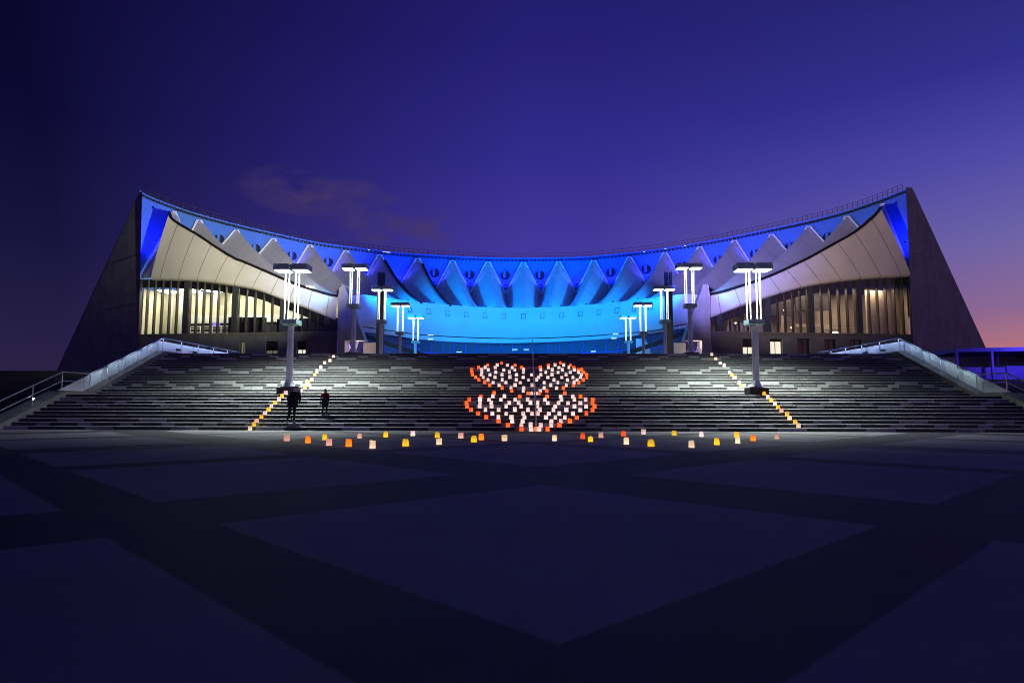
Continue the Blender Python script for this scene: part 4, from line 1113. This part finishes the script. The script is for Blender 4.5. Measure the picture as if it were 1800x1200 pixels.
def head_bits(j, h, hat, band, hatmat, bandmat):
    hx, hy, hz = j['head'][:3]
    out = []
    b = MB(); prof = [(.047, .0), (.058, .006), (.061, .03), (.055, .058), (.036, .078), (.008, .086)]
    b.lathe([(r * h, z * h) for r, z in prof], (hx * h, (hy - .002) * h, (hz - .012) * h), 18)
    out.append(('knitted_hat' if hat else 'hair', b, hatmat))
    b = MB(); b.tube([(hx * h + math.cos(a) * .056 * h, hy * h + math.sin(a) * .056 * h, (hz + band) * h) for a in [2 * math.pi * k / 16 for k in range(17)]], .020 * h, 8, caps=False)
    out.append(('hat_band' if band > -.03 else 'scarf', b, bandmat))
    for s in (-1, 1):
        b = MB(); b.lathe([(.004 * h, -.014 * h), (.010 * h, 0), (.004 * h, .014 * h)], ((hx + s * .052) * h, (hy + .004) * h, (hz - .012) * h), 8); out.append(('ear', b, M['skin']))
    b = MB(); b.lathe([(.004 * h, -.012 * h), (.009 * h, -.004 * h), (.004 * h, .014 * h)], (hx * h, (hy + .060) * h, (hz - .012) * h), 8); out.append(('nose', b, M['skin']))
    for s in (-1, 1):
        b = MB(); b.lathe([(.002 * h, -.005 * h), (.006 * h, 0), (.002 * h, .005 * h)], ((hx + s * .019) * h, (hy + .052) * h, (hz + .004) * h), 8); out.append(('eye', b, M['hair']))
    b = MB(); b.tube([((hx - .015) * h, (hy + .050) * h, (hz - .034) * h), (hx * h, (hy + .055) * h, (hz - .036) * h), ((hx + .015) * h, (hy + .050) * h, (hz - .034) * h)], .003 * h, 6); out.append(('mouth', b, M['redcloth']))
    return out
def coat(j, h, z0, z1, w0, w1, name, mt):
    b = MB(); rows = []
    cx, cy = j['chest'][0], j['chest'][1]
    for k in range(9):
        v = k / 8; z = z0 + (z1 - z0) * v
        w = w0 + (w1 - w0) * v - .012 * math.sin(math.pi * v); w *= 1 if v < .8 else 1 - (v - .8) * 1.6
        x0 = j['pelvis'][0] * (1 - v) + cx * v; y0 = j['pelvis'][1] * (1 - v) + cy * v
        rows.append([((x0 + w * math.cos(a) * (1 + .03 * math.sin(5 * a + k))) * h, (y0 + w * .66 * math.sin(a) * (1 + .04 * math.sin(4 * a + 2 * k))) * h, (z + (.008 * math.sin(3 * a) if k == 0 else 0)) * h) for a in [2 * math.pi * q / 24 for q in range(25)]])
    b.grid(rows); return (name, b, mt)
def ring_of(j, h, dz, r, t, name, mt):
    hx, hy, hz = j['head'][:3]; b = MB()
    b.tube([((hx + math.cos(a) * r) * h, (hy - .012 + math.sin(a) * r) * h, (hz + dz + .006 * math.sin(3 * a)) * h) for a in [2 * math.pi * k / 20 for k in range(21)]], t * h, 8, caps=False)
    return (name, b, mt)
def mat_adult(c):
    if c.z > .83: return 2
    if c.z < .045: return 3
    if c.z > .40 and not (c.y > .085 and c.z < .53 and abs(c.x) > .1): return 0
    return 2 if c.z > .40 else 1
j, bones = walker(.07, 0, .03)
H1 = 1.74
Y1 = step_y(2) + .13
person(Vector((at(512.5, 740, Y1).x, Y1, 2 * RISE)), H1, j, bones, ([M['coat'], M['trousers'], M['skin'], M['shoe']], mat_adult),
       'adult in black coat and banded hat climbing the stairs beside the left lantern line', head_bits(j, H1, True, -.010, M['hair'], M['knit']) + [ring_of(j, H1, -.080, .050, .024, 'scarf', M['knit'])] + [coat(j, H1, .40, .83, .150, .146, 'coat', M['coat'])])
def mat_child(c):
    if c.z > .83: return 2
    if c.z < .045: return 3
    if c.z > .66 and abs(c.x) < .16: return 4
    if c.z > .42 and not (c.y > .085 and c.z < .53 and abs(c.x) > .1): return 0
    return 2 if c.z > .42 else 1
j, bones = walker(-.012, 0, .0)
H2 = 1.28
Y2 = step_y(4) + .14
person(Vector((at(570.5, 730, Y2).x, Y2, 4 * RISE)), H2, j, bones, ([M['navy'], M['trousers'], M['skin'], M['shoe'], M['redcloth']], mat_child),
       'child in a dark coat with red shoulders and pale collar climbing the stairs', head_bits(j, H2, False, -.068, M['hair'], M['knit']) + [coat(j, H2, .36, .70, .135, .118, 'coat', M['navy']), coat(j, H2, .69, .82, .122, .112, 'coat_yoke', M['redcloth'])])
